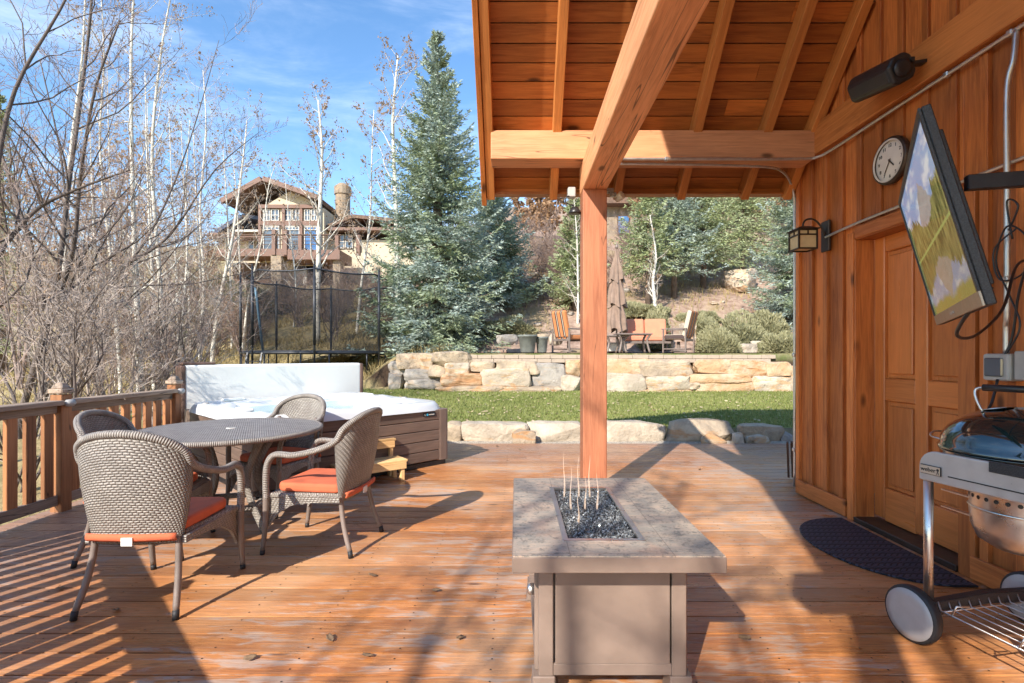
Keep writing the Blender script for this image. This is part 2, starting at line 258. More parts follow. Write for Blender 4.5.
# ---------------------------------------------------------------- mesh builder
def Rz(a): return Matrix.Rotation(a,3,'Z')
def frame(x,y,z): return Matrix((x,y,z)).transposed()
class MB:
    def __init__(s): s.v=[];s.f=[];s.g=[];s.r=[];s.m=[];s.sm=[]
    def face(s,idx,g,r,m,sm=False): s.f.append(idx);s.g.append(g);s.r.append(r);s.m.append(m);s.sm.append(sm)
    def box(s,c,size,R=None,ax=None,m=0,r=None,taper=None):
        c=Vector(c); hx,hy,hz=[q/2 for q in size]; r=random.random() if r is None else r
        if ax is None: ax=max(range(3),key=lambda i:size[i])
        off=Vector((r*37.1,r*91.7%13,r*53.3%7)); perm=[(0,1,2),(1,0,2),(2,0,1)][ax]
        b=len(s.v); loc=[]
        for z in(-1,1):
            for y in(-1,1):
                for x in(-1,1):
                    k=taper if (taper and z>0) else 1
                    p=Vector((x*hx*k,y*hy*k,z*hz)); loc.append(p); s.v.append(c+(R@p if R else p))
        for q in((0,2,3,1),(4,5,7,6),(0,1,5,4),(2,6,7,3),(0,4,6,2),(1,3,7,5)):
            s.face([b+i for i in q],[Vector((loc[i][perm[0]],loc[i][perm[1]],loc[i][perm[2]]))+off for i in q],r,m)
        return s
    def bar(s,a,b,w,h,up=(0,0,1),m=0,r=None):
        a=Vector(a);b=Vector(b);d=(b-a);L=d.length;d.normalize();u=Vector(up);y=u.cross(d).normalized();z=d.cross(y)
        return s.box((a+b)/2,(L,w,h),frame(d,y,z),0,m,r)
    def tube(s,pts,rad,n=8,m=0,cap=True,r=None,flat=1.,upv=None,closed=False):
        pts=[Vector(p) for p in pts]; k=len(pts); r=random.random() if r is None else r
        if not hasattr(rad,'__len__'): rad=[rad]*k
        b=len(s.v); prev=None; Ls=[0]
        for i in range(k):
            if i: Ls.append(Ls[-1]+(pts[i]-pts[i-1]).length)
            d=(pts[(i+1)%k]-pts[i-1]) if closed else (pts[min(i+1,k-1)]-pts[max(i-1,0)])
            d.normalize()
            if prev is None:
                u=Vector(upv) if upv else (Vector((0,0,1)) if abs(d.z)<.9 else Vector((1,0,0)))
            else: u=prev
            u=(u-d*u.dot(d)).normalized(); prev=u; w=d.cross(u)
            for j in range(n):
                a=2*PI*j/n; s.v.append(pts[i]+u*math.cos(a)*rad[i]+w*math.sin(a)*rad[i]*flat)
        cir=2*PI*max(rad)
        for i in range(k if closed else k-1):
            i2=(i+1)%k; l0=Ls[i]; l1=Ls[i+1] if i+1<k else l0+.05
            for j in range(n):
                j2=(j+1)%n
                s.face([b+i*n+j,b+i*n+j2,b+i2*n+j2,b+i2*n+j],[Vector((l0,j/n*cir,0)),Vector((l0,(j+1)/n*cir,0)),Vector((l1,(j+1)/n*cir,0)),Vector((l1,j/n*cir,0))],r,m,n>4)
        if cap and not closed:
            s.face([b+j for j in range(n)][::-1],[Vector((0,0,0))]*n,r,m); s.face([b+(k-1)*n+j for j in range(n)],[Vector((0,0,0))]*n,r,m)
        return s
    def lathe(s,prof,c=(0,0,0),n=24,m=0,R=None,cap=True,r=None,smooth=True):
        c=Vector(c); b=len(s.v); k=len(prof); r=random.random() if r is None else r
        for (rr,z) in prof:
            for j in range(n):
                a=2*PI*j/n; p=Vector((rr*math.cos(a),rr*math.sin(a),z)); s.v.append(c+(R@p if R else p))
        for i in range(k-1):
            for j in range(n):
                j2=(j+1)%n; q=[(i,j),(i,j2),(i+1,j2),(i+1,j)]
                s.face([b+a*n+d for a,d in q],[Vector((j/n*.3,prof[a][1],0)) for a,d in q],r,m,smooth)
        if cap:
            for i,rev in((0,1),(k-1,0)):
                if prof[i][0]>1e-5:
                    l=[b+i*n+j for j in range(n)]; s.face(l[::-1] if rev else l,[s.v[q]-c for q in (l[::-1] if rev else l)],r,m)
        return s
    def grid(s,fn,nu,nv,m=0,gs=(1,1),r=0.5,smooth=True):
        b=len(s.v)
        for j in range(nv+1):
            for i in range(nu+1): s.v.append(Vector(fn(i/nu,j/nv)))
        for j in range(nv):
            for i in range(nu):
                q=[(i,j),(i+1,j),(i+1,j+1),(i,j+1)]
                s.face([b+y*(nu+1)+x for x,y in q],[Vector((x/nu*gs[0],y/nv*gs[1],0)) for x,y in q],r,m,smooth)
        return s
    def prism(s,poly,z0,z1,R=None,c=(0,0,0),m=0,r=None):
        n=len(poly);b=len(s.v);c=Vector(c); r=random.random() if r is None else r; off=Vector((r*17,r*7,0))
        L=[Vector((p[0],p[1],z)) for z in(z0,z1) for p in poly]
        for p in L: s.v.append(c+(R@p if R else p))
        s.face([b+i for i in range(n)][::-1],[L[i]+off for i in range(n)][::-1],r,m); s.face([b+n+i for i in range(n)],[L[n+i]+off for i in range(n)],r,m)
        for i in range(n):
            j=(i+1)%n; q=[i,j,n+j,n+i]; s.face([b+k for k in q],[L[k]+off for k in q],r,m)
        return s
    def build(s,name,mats,parent=None,bevel=0,solid=0,seg=1,sub=0):
        me=bpy.data.meshes.new(name); me.from_pydata([tuple(v) for v in s.v],[],s.f); me.update()
        if not isinstance(mats,(list,tuple)): mats=[mats]
        for mm in mats: me.materials.append(MT[mm] if isinstance(mm,str) else mm)
        g=me.attributes.new('gc','FLOAT_VECTOR','CORNER'); g.data.foreach_set('vector',[c for fc in s.g for v in fc for c in v])
        a=me.attributes.new('rnd','FLOAT','FACE'); a.data.foreach_set('value',s.r)
        me.polygons.foreach_set('material_index',s.m); me.polygons.foreach_set('use_smooth',s.sm)
        o=bpy.data.objects.new(name,me); COL.objects.link(o)
        if parent: o.parent=parent
        if solid: md=o.modifiers.new('Solidify','SOLIDIFY'); md.thickness=solid; md.offset=0
        if bevel: md=o.modifiers.new('Bevel','BEVEL'); md.width=bevel; md.segments=seg; md.limit_method='ANGLE'; md.angle_limit=.6
        if sub: md=o.modifiers.new('Subdivision','SUBSURF'); md.levels=sub; md.render_levels=sub
        return o
def tag(o,label=None,cat=None,group=None,kind=None):
    if label: o['label']=label
    if cat: o['category']=cat
    if group: o['group']=group
    if kind: o['kind']=kind
    return o
def thing(name,label,cat,loc=(0,0,0),rz=0,group=None):
    o=bpy.data.objects.new(name,None); COL.objects.link(o); o.location=loc; o.rotation_euler=(0,0,rz); o.empty_display_size=.2
    return tag(o,label,cat,group)
def dup(root,loc,rz=None,label=None,group=None,scale=None):
    def cp(o,par):
        c=o.copy(); COL.objects.link(c); c.parent=par
        for ch in list(o.children): cp(ch,c)
        return c
    r=cp(root,None); r.location=loc
    if rz is not None: r.rotation_euler=(0,0,rz)
    if scale: r.scale=(scale,)*3 if not hasattr(scale,'__len__') else scale
    if label: r['label']=label
    if group: r['group']=group
    return r
def np_mesh(name,V,k,mat,parent=None,rnd=None):
    """V: (nfaces,k,3) separate faces"""
    V=np.asarray(V,dtype=np.float32); n=V.shape[0]
    me=bpy.data.meshes.new(name); me.vertices.add(n*k); me.vertices.foreach_set('co',V.reshape(-1))
    me.loops.add(n*k); me.loops.foreach_set('vertex_index',np.arange(n*k,dtype=np.int32))
    me.polygons.add(n); me.polygons.foreach_set('loop_start',np.arange(0,n*k,k,dtype=np.int32)); me.polygons.foreach_set('loop_total',np.full(n,k,dtype=np.int32))
    me.update(calc_edges=True)
    a=me.attributes.new('rnd','FLOAT','FACE'); a.data.foreach_set('value',(RS.rand(n) if rnd is None else rnd).astype(np.float32))
    me.materials.append(MT[mat]); o=bpy.data.objects.new(name,me); COL.objects.link(o)
    if parent: o.parent=parent
    return o
def text_mesh(txt,size,mat,name,parent,M,depth=.001,align='CENTER'):
    cu=bpy.data.curves.new('t','FONT'); cu.body=txt; cu.size=size; cu.extrude=depth; cu.align_x=align; cu.align_y='CENTER'
    ob=bpy.data.objects.new('t',cu); COL.objects.link(ob); dg=bpy.context.evaluated_depsgraph_get()
    me=bpy.data.meshes.new_from_object(ob.evaluated_get(dg)); bpy.data.objects.remove(ob); bpy.data.curves.remove(cu)
    me.materials.clear(); me.materials.append(MT[mat]); me.transform(M)
    o=bpy.data.objects.new(name,me); COL.objects.link(o); o.parent=parent; return o
def sm(a,b,x): t=max(0,min(1,(x-a)/(b-a))); return t*t*(3-2*t)
# ---------------------------------------------------------------- terrain
def T(x,y):
    xw=-3.2
    # right side
    lawn=.16+.24*max(0,min(1,(y-7.9)/4.5))
    yw=12.62 + (.9*sm(-1.2,-3.4,x) if x<-1.2 else 0)
    up=1.34+max(0,y-15.9)*.42 - max(0,y-34)*.12
    r=lawn+(up-lawn)*sm(yw,yw+.22,y)
    if y<7.6: r=-.35
    elif y<7.95: r=-.35+(.16+.35)*sm(7.68,7.93,y)
    # left side
    l=.34+max(0,y-13.6)*.232 if y>8 else .34-(8-y)*.16
    if x<-8: l-=min(2.2,(-8-x)*.22)*(1-sm(16,34,y))
    t=sm(-4.6,-2.9,x)
    if y<7.6: t=sm(-4.6,-3.9,x)
    z=l*(1-t)+r*t
    amp=.0 if (y<12.7 and x>-6) else .22
    if amp and not(x>-2.5 and y<15.8): z+=amp*noise.noise(Vector((x*.35,y*.35,0)))+amp*.35*noise.noise(Vector((x*1.3,y*1.3,4)))
    return z
def terrain():
    xs=np.concatenate([np.arange(-140,-24,6),np.arange(-24,-7,.6),np.arange(-7,9,.25),np.arange(9,30,.8),np.arange(30,146,6)])
    ys=np.concatenate([np.arange(-40,6,3.),np.arange(6,18,.12),np.arange(18,40,.5),np.arange(40,80,2.),np.arange(80,260,12)])
    mb=MB(); nx=len(xs); 
    for y in ys:
        for x in xs: mb.v.append(Vector((x,y,T(x,y))))
    z=[Vector((0,0,0))]*4
    for j in range(len(ys)-1):
        for i in range(nx-1): mb.face([j*nx+i,j*nx+i+1,(j+1)*nx+i+1,(j+1)*nx+i],z,.5,0,True)
    tag(mb.build('ground','ground'),kind='structure')
    # turf sheet
    mb=MB(); 
    def fn(u,v):
        x=-4.3+u*12; y=7.94+v*(4.67+(.9*sm(-1.2,-3.4,x))); return (x,y,T(x,min(y,12.5))+.006)
    mb.grid(fn,60,40); tag(mb.build('lawn','lawn'),kind='structure')
    # grass blades
    n=90000; x=RS.uniform(-6.5,7,n); y=7.98+RS.rand(n)**1.15*5.1
    keep=(y<12.65+np.where(x<-1.2,.9,0)); x=x[keep];y=y[keep]; n=len(x)
    z=np.array([T(a,min(b,12.5 if a>-3 else b)) for a,b in zip(x,y)])
    h=RS.uniform(.025,.06,n); w=RS.uniform(.008,.016,n); a=RS.rand(n)*6.28; lean=RS.normal(0,.02,(n,2))
    B=np.stack([x,y,z],1); d=np.stack([np.cos(a)*w,np.sin(a)*w,np.zeros(n)],1)
    V=np.stack([B-d,B+d,B+np.stack([lean[:,0],lean[:,1],h],1)],1)
    o=np_mesh('lawn_grass',V,3,'blade'); tag(o,'short green grass blades of the lawn with pale tips','grass',kind='stuff')
    n=60000; x=RS.uniform(-22,-1.8,n); y=13.7+RS.rand(n)**1.3*24
    x2=RS.uniform(-2,16,9000); y2=RS.uniform(18,34,9000); x=np.concatenate([x,x2]); y=np.concatenate([y,y2])
    cl=np.array([noise.noise(Vector((a*.5,b*.5,9))) for a,b in zip(x,y)]); keep=cl>-.12; x=x[keep];y=y[keep]; n=len(x)
    z=np.array([T(a,b) for a,b in zip(x,y)]); h=RS.uniform(.10,.36,n); w=RS.uniform(.008,.02,n)*(1+(y-13)*.03); a=RS.rand(n)*6.28; lean=RS.normal(0,.10,(n,2))
    B=np.stack([x,y,z-.02],1); d=np.stack([np.cos(a)*w,np.sin(a)*w,np.zeros(n)],1)
    V=np.stack([B-d,B+d,B+np.stack([lean[:,0],lean[:,1],h],1)],1)
    o=np_mesh('dry_grass',V,3,'dryblade'); tag(o,'tan dry grass covering the hillside','dry grass',kind='stuff')
terrain()
# ---------------------------------------------------------------- deck
def deck():
    mb=MB(); bw=.155; y=-3.2
    while y<7.42:
        xs=[-3.92]; 
        while xs[-1]<6.0: xs.append(xs[-1]+random.uniform(3.6,6.5))
        for a,b in zip(xs[:-1],xs[1:]):
            b=min(b,6.); 
            if b-a<.05: continue
            mb.box(((a+b)/2,y+bw/2,-.02),(b-a-.003,bw-.0095,.04),ax=0)
        y+=bw
    y=-3.2
    while y<7.42:
        if y>1.2:
            for k in range(24):
                for q in (.035,.115):
                    x=-3.8+.41*k+random.uniform(-.008,.008); yy=y+q+random.uniform(-.006,.006); r_=.0038; i0=len(mb.v)
                    mb.v+=[Vector((x-r_,yy-r_,.0012)),Vector((x+r_,yy-r_,.0012)),Vector((x+r_,yy+r_,.0012)),Vector((x-r_,yy+r_,.0012))]; mb.face([i0,i0+1,i0+2,i0+3],[Vector((0,0,0))]*4,.5,1)
        y+=bw
    tag(mb.build('deck',['deck','bronze']),kind='structure')
    mb=MB(); mb.box((1.04,7.47,-.13),(9.95,.04,.22)); mb.box((-3.95,2.1,-.13),(.04,10.7,.22)); mb.box((1.04,2.1,-.26),(9.8,10.4,.25),ax=0)
    tag(mb.build('deck_skirt','railtop'),kind='structure')
    mb=MB(); mb.grid(lambda u,v:(-1.2+7*u,7.49+v*.3,-.06+.05*v),10,3); tag(mb.build('gravel_strip','gravel'),kind='structure')
deck()
# ---------------------------------------------------------------- timber house with porch
def house():
    hs=thing('timber_house','reddish cedar timber house with covered porch over the deck','house',(2.67,4.79,0))
    def loc(o): o.parent=hs; o.matrix_parent_inverse=Matrix.Translation((-2.67,-4.79,0)); return o
    def B(mb,name,mat,**k):
        o=mb.build(name,mat,**k); return loc(o)
    Xw=2.67
    # wall boards with battens (one mesh): opening Y 3.04..3.99, z 0..2.205
    mb=MB(); y=4.79; yb=[4.79]
    while y>-4: y-=.212; yb.append(y)
    def zr(y): return 2.98+ (4.95-y if y>1.8 else y+1.35)
    for a,b in zip(yb[:-1],yb[1:]):
        ym=(a+b)/2
        segs=[(0.0,3.05),(3.3,max(3.4,min(zr(a),zr(b))-.06))]
        for z0,z1 in segs:
            if z0<1 and b<3.99 and a>3.04:
                for (ya,yc) in ((a,max(b,3.99)),(min(a,3.04),b)):
                    if ya-yc>.01: mb.box((Xw+.012,(ya+yc)/2,(z0+z1)/2),(.024,ya-yc-.002,z1-z0),ax=2)
                lo,hi=max(b,3.04),min(a,3.99)
                mb.box((Xw+.012,(lo+hi)/2,(2.205+z1)/2),(.024,hi-lo-.002,z1-2.205),ax=2)
            else: mb.box((Xw+.012,ym,(z0+z1)/2),(.024,a-b-.002,z1-z0),ax=2)
        if not(3.0<a<4.06): mb.box((Xw-.014,a-.0,1.525+.06),(.030,.052,2.93),ax=2)
        else: mb.box((Xw-.011,a,2.67),(.022,.052,.76),ax=2)
        mb.box((Xw-.011,a,(3.3+max(3.4,zr(a)-.1))/2),(.022,.052,max(3.4,zr(a)-.1)-3.3),ax=2)
    # end wall going away to the right
    for i in range(22): mb.box((Xw+.13+i*.21,4.79-.012+.03,1.5),(.206,.024,3.0),ax=2); mb.box((Xw+.03+i*.21,4.79+.028,1.5),(.05,.02,3.0),ax=2)
    B(mb,'wall','siding',bevel=.002)
    mb=MB(); mb.box((Xw+.012,4.80,1.5),(.03,.016,3.0)); B(mb,'corner_board','siding',bevel=.003)
    mb=MB(); mb.box((Xw-.035,4.43,.075),(.025,.72,.13)); mb.box((Xw-.035,.9,.075),(.025,4.1,.13)); B(mb,'base_trim','siding',bevel=.003)
    # header ledger on wall
    mb=MB(); mb.box((Xw-.04,.45,3.17),(.075,8.0,.26),ax=1); B(mb,'header_board','header',bevel=.004)
    # door
    xd=2.79
    fr=MB(); fr.box((Xw-.018,4.025,1.13),(.036,.07,2.26)); fr.box((Xw-.018,2.985,1.13),(.036,.11,2.26)); fr.box((Xw-.019,3.505,2.25),(.038,.93,.09))
    fr.box((Xw+.05,3.985,1.1),(.15,.018,2.2)); fr.box((Xw+.05,3.045,1.1),(.15,.018,2.2)); fr.box((Xw+.05,3.515,2.205),(.15,.92,.018))
    B(fr,'door_frame','siding',bevel=.003)
    d=MB(); y0,y1=3.06,3.97; st=.105
    d.box((xd+.02,y0+st/2,1.13),(.04,st,2.14)); d.box((xd+.02,y1-st/2,1.13),(.04,st,2.14)); d.box((xd+.02,(y0+y1)/2,1.13),(.04,.11,2.135))
    for z,h in((.17,.25),(1.04,.17),(2.14,.12)):
        for s in(-1,1): d.box((xd+.021,(y0+y1)/2+s*.2,z),(.037,.295,h),ax=1)
    dr=B(d,'door','door',bevel=.006)
    for (ya,yb2) in((y0+st,3.515-.055),(3.515+.055,y1-st)):
        for z0,z1 in((.295,.955),(1.125,2.08)):
            p=MB(); yc=(ya+yb2)/2; w=yb2-ya
            p.box((xd+.032,yc,(z0+z1)/2),(.012,w,z1-z0),ax=2); p.box((xd+.02,yc,(z0+z1)/2),(.018,w-.07,z1-z0-.07),ax=2)
            o=p.build('door_panel','door',dr,bevel=.008); 
    k=MB(); k.lathe([(0,-.03),(.018,-.03),(.027,-.018),(.027,-.004),(.012,.004),(.010,.03),(.026,.034),(.026,.04)],(xd-.035,3.115,1.05),16,R=Matrix.Rotation(PI/2,3,'Y')); k.build('door_knob','brass',dr)
    th=MB(); th.box((Xw+.06,3.515,.02),(.2,.93,.04)); B(th,'threshold','bronze',bevel=.004)
    # roof soffit: sheathing boards, two slopes.  front slope plane: z = zs - (y-4.43)
    s45=Matrix.Rotation(-PI/4,3,'X'); s45b=Matrix.Rotation(PI/4,3,'X')
    x0,x1=-.275,7.5; ridge=(1.8,6.06)
    zb=lambda y:3.43-(y-4.43)     # underside of sheathing
    mb=MB(); t=0; L=(4.97-1.8)*math.sqrt(2)
    while t<L:
        y=4.97-(t+.07)/math.sqrt(2); z=zb(y)+.0
        xx=[x0,random.uniform(.8,2.4),random.uniform(3.2,5),x1]
        for a,b in zip(xx[:-1],xx[1:]): mb.box(((a+b)/2,y,z+.014),(b-a-.003,.131,.02),s45,ax=0)
        t+=.14
    t=0
    while t<L:
        y=-1.37+(t+.07)/math.sqrt(2); z=zb(1.8)-(1.8-y)
        mb.box(((x0+x1)/2,y,z+.014),(x1-x0,.138,.02),s45b,ax=0); t+=.14
    B(mb,'roof_sheathing','soffit')
    mb=MB()
    zr2=zb(1.8)
    mb.box(((x0+x1)/2,(4.99+1.8)/2,(zb(4.99)+zr2)/2+.062),(x1-x0+.04,L+.06,.03),s45,ax=0); mb.box(((x0+x1)/2,(-1.39+1.8)/2,(zr2-3.19+zr2)/2+.062),(x1-x0+.04,L+.06,.03),s45b,ax=0)
    B(mb,'roof_covering','hroof')
    q=.07*math.sqrt(2)
    for x in (-.24,.358,.97,1.58,2.19,2.60,3.3,4.0):
        w=.075
        mb=MB(); mb.bar((x,4.93,zb(4.93)-q),(x,1.8,zb(1.8)-q),w,.135,up=(0,1,1)); mb.bar((x,-1.33,zr2-3.13-q),(x,1.8,zr2-q),w,.135,up=(0,-1,1))
        B(mb,'rafter','rafter',bevel=.004)
    mb=MB(); mb.box(((x0+x1)/2,4.965,2.93),(x1-x0,.035,.15),ax=0); mb.box(((x0+x1)/2,4.93,2.852),(x1-x0,.11,.022),ax=0); B(mb,'fascia','soffit',bevel=.003); mb=MB(); mb.box(((x0+x1)/2,-1.37,2.93),(x1-x0,.035,.16),ax=0); B(mb,'fascia','soffit',bevel=.003)
    mb=MB(); n=(0,1,1)
    mb.bar((x0-.03,5.0,zb(5.0)-.04),(x0-.03,1.8,zb(1.8)-.04),.045,.24,up=n); mb.bar((x0-.03,-1.39,zr2-3.19-.04),(x0-.03,1.8,zr2-.04),.045,.24,up=(0,-1,1)); B(mb,'barge_board','soffit',bevel=.004)
    # beams
    mb=MB(); mb.box((.69,1.65,2.8775),(.215,6.05,.255),ax=1); B(mb,'main_beam','beam',bevel=.01,seg=2)
    mb=MB(); mb.box((1.19,4.545,3.13),(2.82,.23,.25),ax=0); B(mb,'cross_beam','beam',bevel=.008,seg=2)
    mb=MB(); mb.box((1.0,-1.25,3.09),(3.2,.2,.25),ax=0); B(mb,'cross_beam','beam',bevel=.008,seg=2)
    mb=MB(); mb.box((.69,4.555,1.375),(.21,.21,2.75),ax=2); B(mb,'post','post',bevel=.008,seg=2)
    mb=MB(); mb.box((-.32,-1.34,1.48),(.14,.14,2.96),ax=2); B(mb,'post','post',bevel=.008)
house()
# ---------------------------------------------------------------- railings
def railing(name,label,A,B,posts,lamps=True):
    A=Vector((*A,0));B=Vector((*B,0)); L=(B-A).length; d=(B-A)/L; a=math.atan2(d.y,d.x); R=Rz(a)
    t=thing(name,label,'railing',A,0)
    inv=lambda s,off=0,z=0: d*s+Vector((-d.y,d.x,0))*off+Vector((0,0,z))
    for s in posts:
        mb=MB(); mb.box(inv(s,0,.46),(.10,.10,1.02),R,ax=2); p=mb.build('post','rail',t,bevel=.005)
        mb=MB(); mb.box(inv(s,0,1.0),(.125,.125,.04),R,ax=0); mb.box(inv(s,0,1.045),(.105,.105,.05),R,ax=0,taper=.45); mb.build('post_cap','railtop',p,bevel=.008)
        if lamps and s<99:
            mb=MB(); mb.lathe([(0,-.03),(.022,-.028),(.034,-.012),(.036,.0),(.034,.012),(.022,.028),(0,.03)],inv(s,-.075,.90),16,R=Matrix.Diagonal((1,1.3,1)),cap=False); lo=mb.build('post_lamp','dullgrey',p)
    ps=sorted(posts)
    for s0,s1 in zip(ps[:-1],ps[1:]):
        m=(s0+s1)/2; w=s1-s0-.10
        mb=MB(); mb.box(inv(m,-.01,.905),(w,.14,.04),R,ax=0); mb.box(inv(m,0,.85),(w,.038,.065),R,ax=0); mb.build('top_rail','railtop',t,bevel=.006)
        mb=MB(); mb.box(inv(m,0,.10),(w,.045,.085),R,ax=0); mb.build('bottom_rail','railtop',t,bevel=.005)
        k=int(w/.145); 
        for i in range(k):
            mb=MB(); mb.box(inv(s0+.05+w*(i+.5)/k,.0,.485),(.085,.034,.69),R,ax=2); mb.build('baluster','rail',t,bevel=.003)
railing('deck_railing','straight brown wooden deck railing with broad balusters beside the wicker dining set',(-3.80,2.80),(-3.80,5.72),[0,1.46,2.87])
def diag():
    railing('deck_railing','diagonal run of wooden deck railing whose baluster shadows stripe the deck',(-3.74,2.70),(-1.5,.36),[0.05,1.62,3.2],False)
diag()
# ---------------------------------------------------------------- wicker dining set
def rrect(w,h,r,n=5):
    out=[]
    for cx,cy,a0 in((w/2-r,h/2-r,0),(-w/2+r,h/2-r,90),(-w/2+r,-h/2+r,180),(w/2-r,-h/2+r,270)):
        for i in range(n+1):
            a=math.radians(a0+90*i/n); out.append((cx+r*math.cos(a),cy+r*math.sin(a)))
    return out
def spline(pts,n=5):
    pts=[Vector(p) for p in pts]; out=[]
    for i in range(len(pts)-1):
        p0=pts[max(i-1,0)];p1=pts[i];p2=pts[i+1];p3=pts[min(i+2,len(pts)-1)]
        for k in range(n):
            t=k/n; out.append(.5*((2*p1)+(p2-p0)*t+(2*p0-5*p1+4*p2-p3)*t*t+(3*p1-p0-3*p2+p3)*t**3))
    out.append(pts[-1]); return out
def rimpt(u):   # u -1..1
    c=math.cos(u*PI/2); s=math.sin(u*PI/2)
    return Vector((.272*s*(1+.03*c),-.215-.145*c,.745+.175*max(c,0)**.75))
def make_chair():
    t=thing('dining_chair','x','chair')
    mb=MB()
    def fn(u,v):
        u=u*2-1; tp=rimpt(u); c=math.cos(u*PI/2); bt=Vector((.215*math.sin(u*PI/2),-.215-.03*c,.35)); p=bt.lerp(tp,v); p.y-=.02*math.sin(v*PI)*c; p.x*=1+.04*math.sin(v*PI); return p
    mb.grid(fn,28,14,gs=(.62,.56)); b=mb.build('backrest','wicker',t,solid=.016)
    pts=spline([(-.268,.262,.36),(-.272,.262,.50),(-.275,.245,.60),(-.277,.19,.655),(-.279,.06,.655),(-.279,-.09,.69)]+[rimpt(u) for u in(-1,-.8,-.55,-.28,0,.28,.55,.8,1)]+[(.279,-.09,.69),(.279,.06,.655),(.277,.19,.655),(.275,.245,.60),(.272,.262,.50),(.268,.262,.36)],5)
    mb=MB(); mb.tube(pts,.021,8,upv=(0,0,1)); mb.build('arm_rim','rope',t)
    mb=MB(); mb.prism([(-.215,-.235),(.215,-.235),(.265,.255),(-.265,.255)],.365,.40); s=mb.build('seat','wicker',t,bevel=.01)
    for sx in(-1,1):
        mb=MB(); pr=[(-.235,.385),(.255,.385),(.265,.16),(.235,.21),(.19,.265),(.10,.32),(-.05,.345),(-.235,.35)]
        mb.prism(pr,-.009,.009,frame((0,1,0),(0,0,1),(1,0,0)),(sx*.243,0,0)); mb.build('side_apron','wicker',t)
    mb=MB(); mb.prism([(-.25,.385),(.25,.385),(.255,.27),(.2,.315),(0,.335),(-.2,.315),(-.255,.27)],-.009,.009,frame((1,0,0),(0,0,1),(0,-1,0)),(0,.262,0)); mb.build('front_apron','wicker',t)
    for sx in(-1,1):
        mb=MB(); mb.tube(spline([(sx*.212,-.222,.74),(sx*.208,-.222,.40),(sx*.222,-.25,.2),(sx*.245,-.305,.035)],4),[.016]*12+[.0135],10); l=mb.build('leg','chairleg',t)
        mb=MB(); mb.tube([(sx*.2445,-.303,.045),(sx*.2475,-.31,.001)],.0155,10); mb.build('foot_cap','cap',l)
        mb=MB(); mb.tube(spline([(sx*.268,.262,.40),(sx*.268,.268,.2),(sx*.268,.288,.03)],4),[.021,.021,.020,.019,.018,.017,.016,.015,.015],10); l=mb.build('leg','chairleg',t)
        mb=MB(); mb.tube([(sx*.268,.287,.03),(sx*.268,.29,.001)],.0155,10); mb.build('foot_cap','cap',l)
    mb=MB(); mb.prism([(x,y-.01) for x,y in rrect(.46,.46,.06)],.402,.462); c=mb.build('seat_cushion','cushion',t,bevel=.02,seg=3)
    mb=MB()
    def st(u,v):
        a=(u*2-1); x=.222*a; return (x,-.262-.02*math.cos(a*PI/2)-.008*math.sin(v*PI),.375+.035*v)
    mb.grid(st,14,3,gs=(1,1)); mb.build('tie_strap','cushion',c,solid=.008)
    mb=MB(); mb.box((.0,-.296,.378),(.055,.006,.04)); mb.build('care_tag','tag',c)
    return t
ch=make_chair()
def setchair(o,loc,rz,label): o.location=loc; o.rotation_euler=(0,0,rz); o['label']=label; o['group']='wicker armchairs around the dining table'; o['category']='chair'
setchair(ch,(-1.925,2.81,0),.02,'nearest wicker armchair, its woven back to the viewer, orange tie strap showing')
setchair(dup(ch,(0,0,0)),(-1.33,3.55,0),math.radians(82),'wicker armchair right of the table seen side-on, terracotta cushion in full sun')
setchair(dup(ch,(0,0,0)),(-2.06,4.42,0),math.radians(160),'far wicker armchair between the dining table and the hot tub')
setchair(dup(ch,(0,0,0)),(-2.45,3.42,0),math.radians(-78),'wicker armchair with shaded inner back, between the railing and the table')
def dining_table():
    t=thing('dining_table','round grey woven wicker dining table with rope-twist rim and crossed legs','table',(-2.20,3.94,0))
    mb=MB(); 
    r=.64
    mb.prism([(r*math.cos(a*PI/36),r*math.sin(a*PI/36)) for a in range(72)],.705,.735); mb.build('tabletop','wickertop',t)
    mb=MB(); mb.tube([((r+.005)*math.cos(a*PI/36),(r+.005)*math.sin(a*PI/36),.718) for a in range(72)],.021,8,closed=True,upv=(0,0,1)); mb.build('rim','rope',t)
    mb=MB(); mb.lathe([(.018,.737),(.036,.739),(.038,.735)],(0,0,0),20,cap=False); mb.lathe([(0,.7365),(.018,.737)],(0,0,0),20,m=1,cap=False); mb.build('parasol_hole_ring',['white','black'],t)
    for i in range(4):
        a=PI/4+i*PI/2+.25; c,s=math.cos(a),math.sin(a)
        pts=spline([(r_*c,r_*s,z) for r_,z in((.40,.70),(.27,.52),(.21,.38),(.25,.22),(.42,.015))],4)
        mb=MB(); mb.tube(pts,.034,8,flat=.55,upv=(c,s,0)); mb.build('leg','wicker',t)
    for i in range(4):
        a=PI/4+i*PI/2+.25; b=a+PI/2; q=.30
        mb=MB(); mb.tube([(q*math.cos(a),q*math.sin(a),.16),(q*math.cos(b),q*math.sin(b),.16)],.022,8); mb.build('stretcher','wicker',t)
    mb=MB(); mb.tube([(.45*math.cos(a*PI/12),.45*math.sin(a*PI/12),.685) for a in range(24)],.014,6,closed=True,upv=(0,0,1)); mb.build('under_frame','chairleg',t)
dining_table()
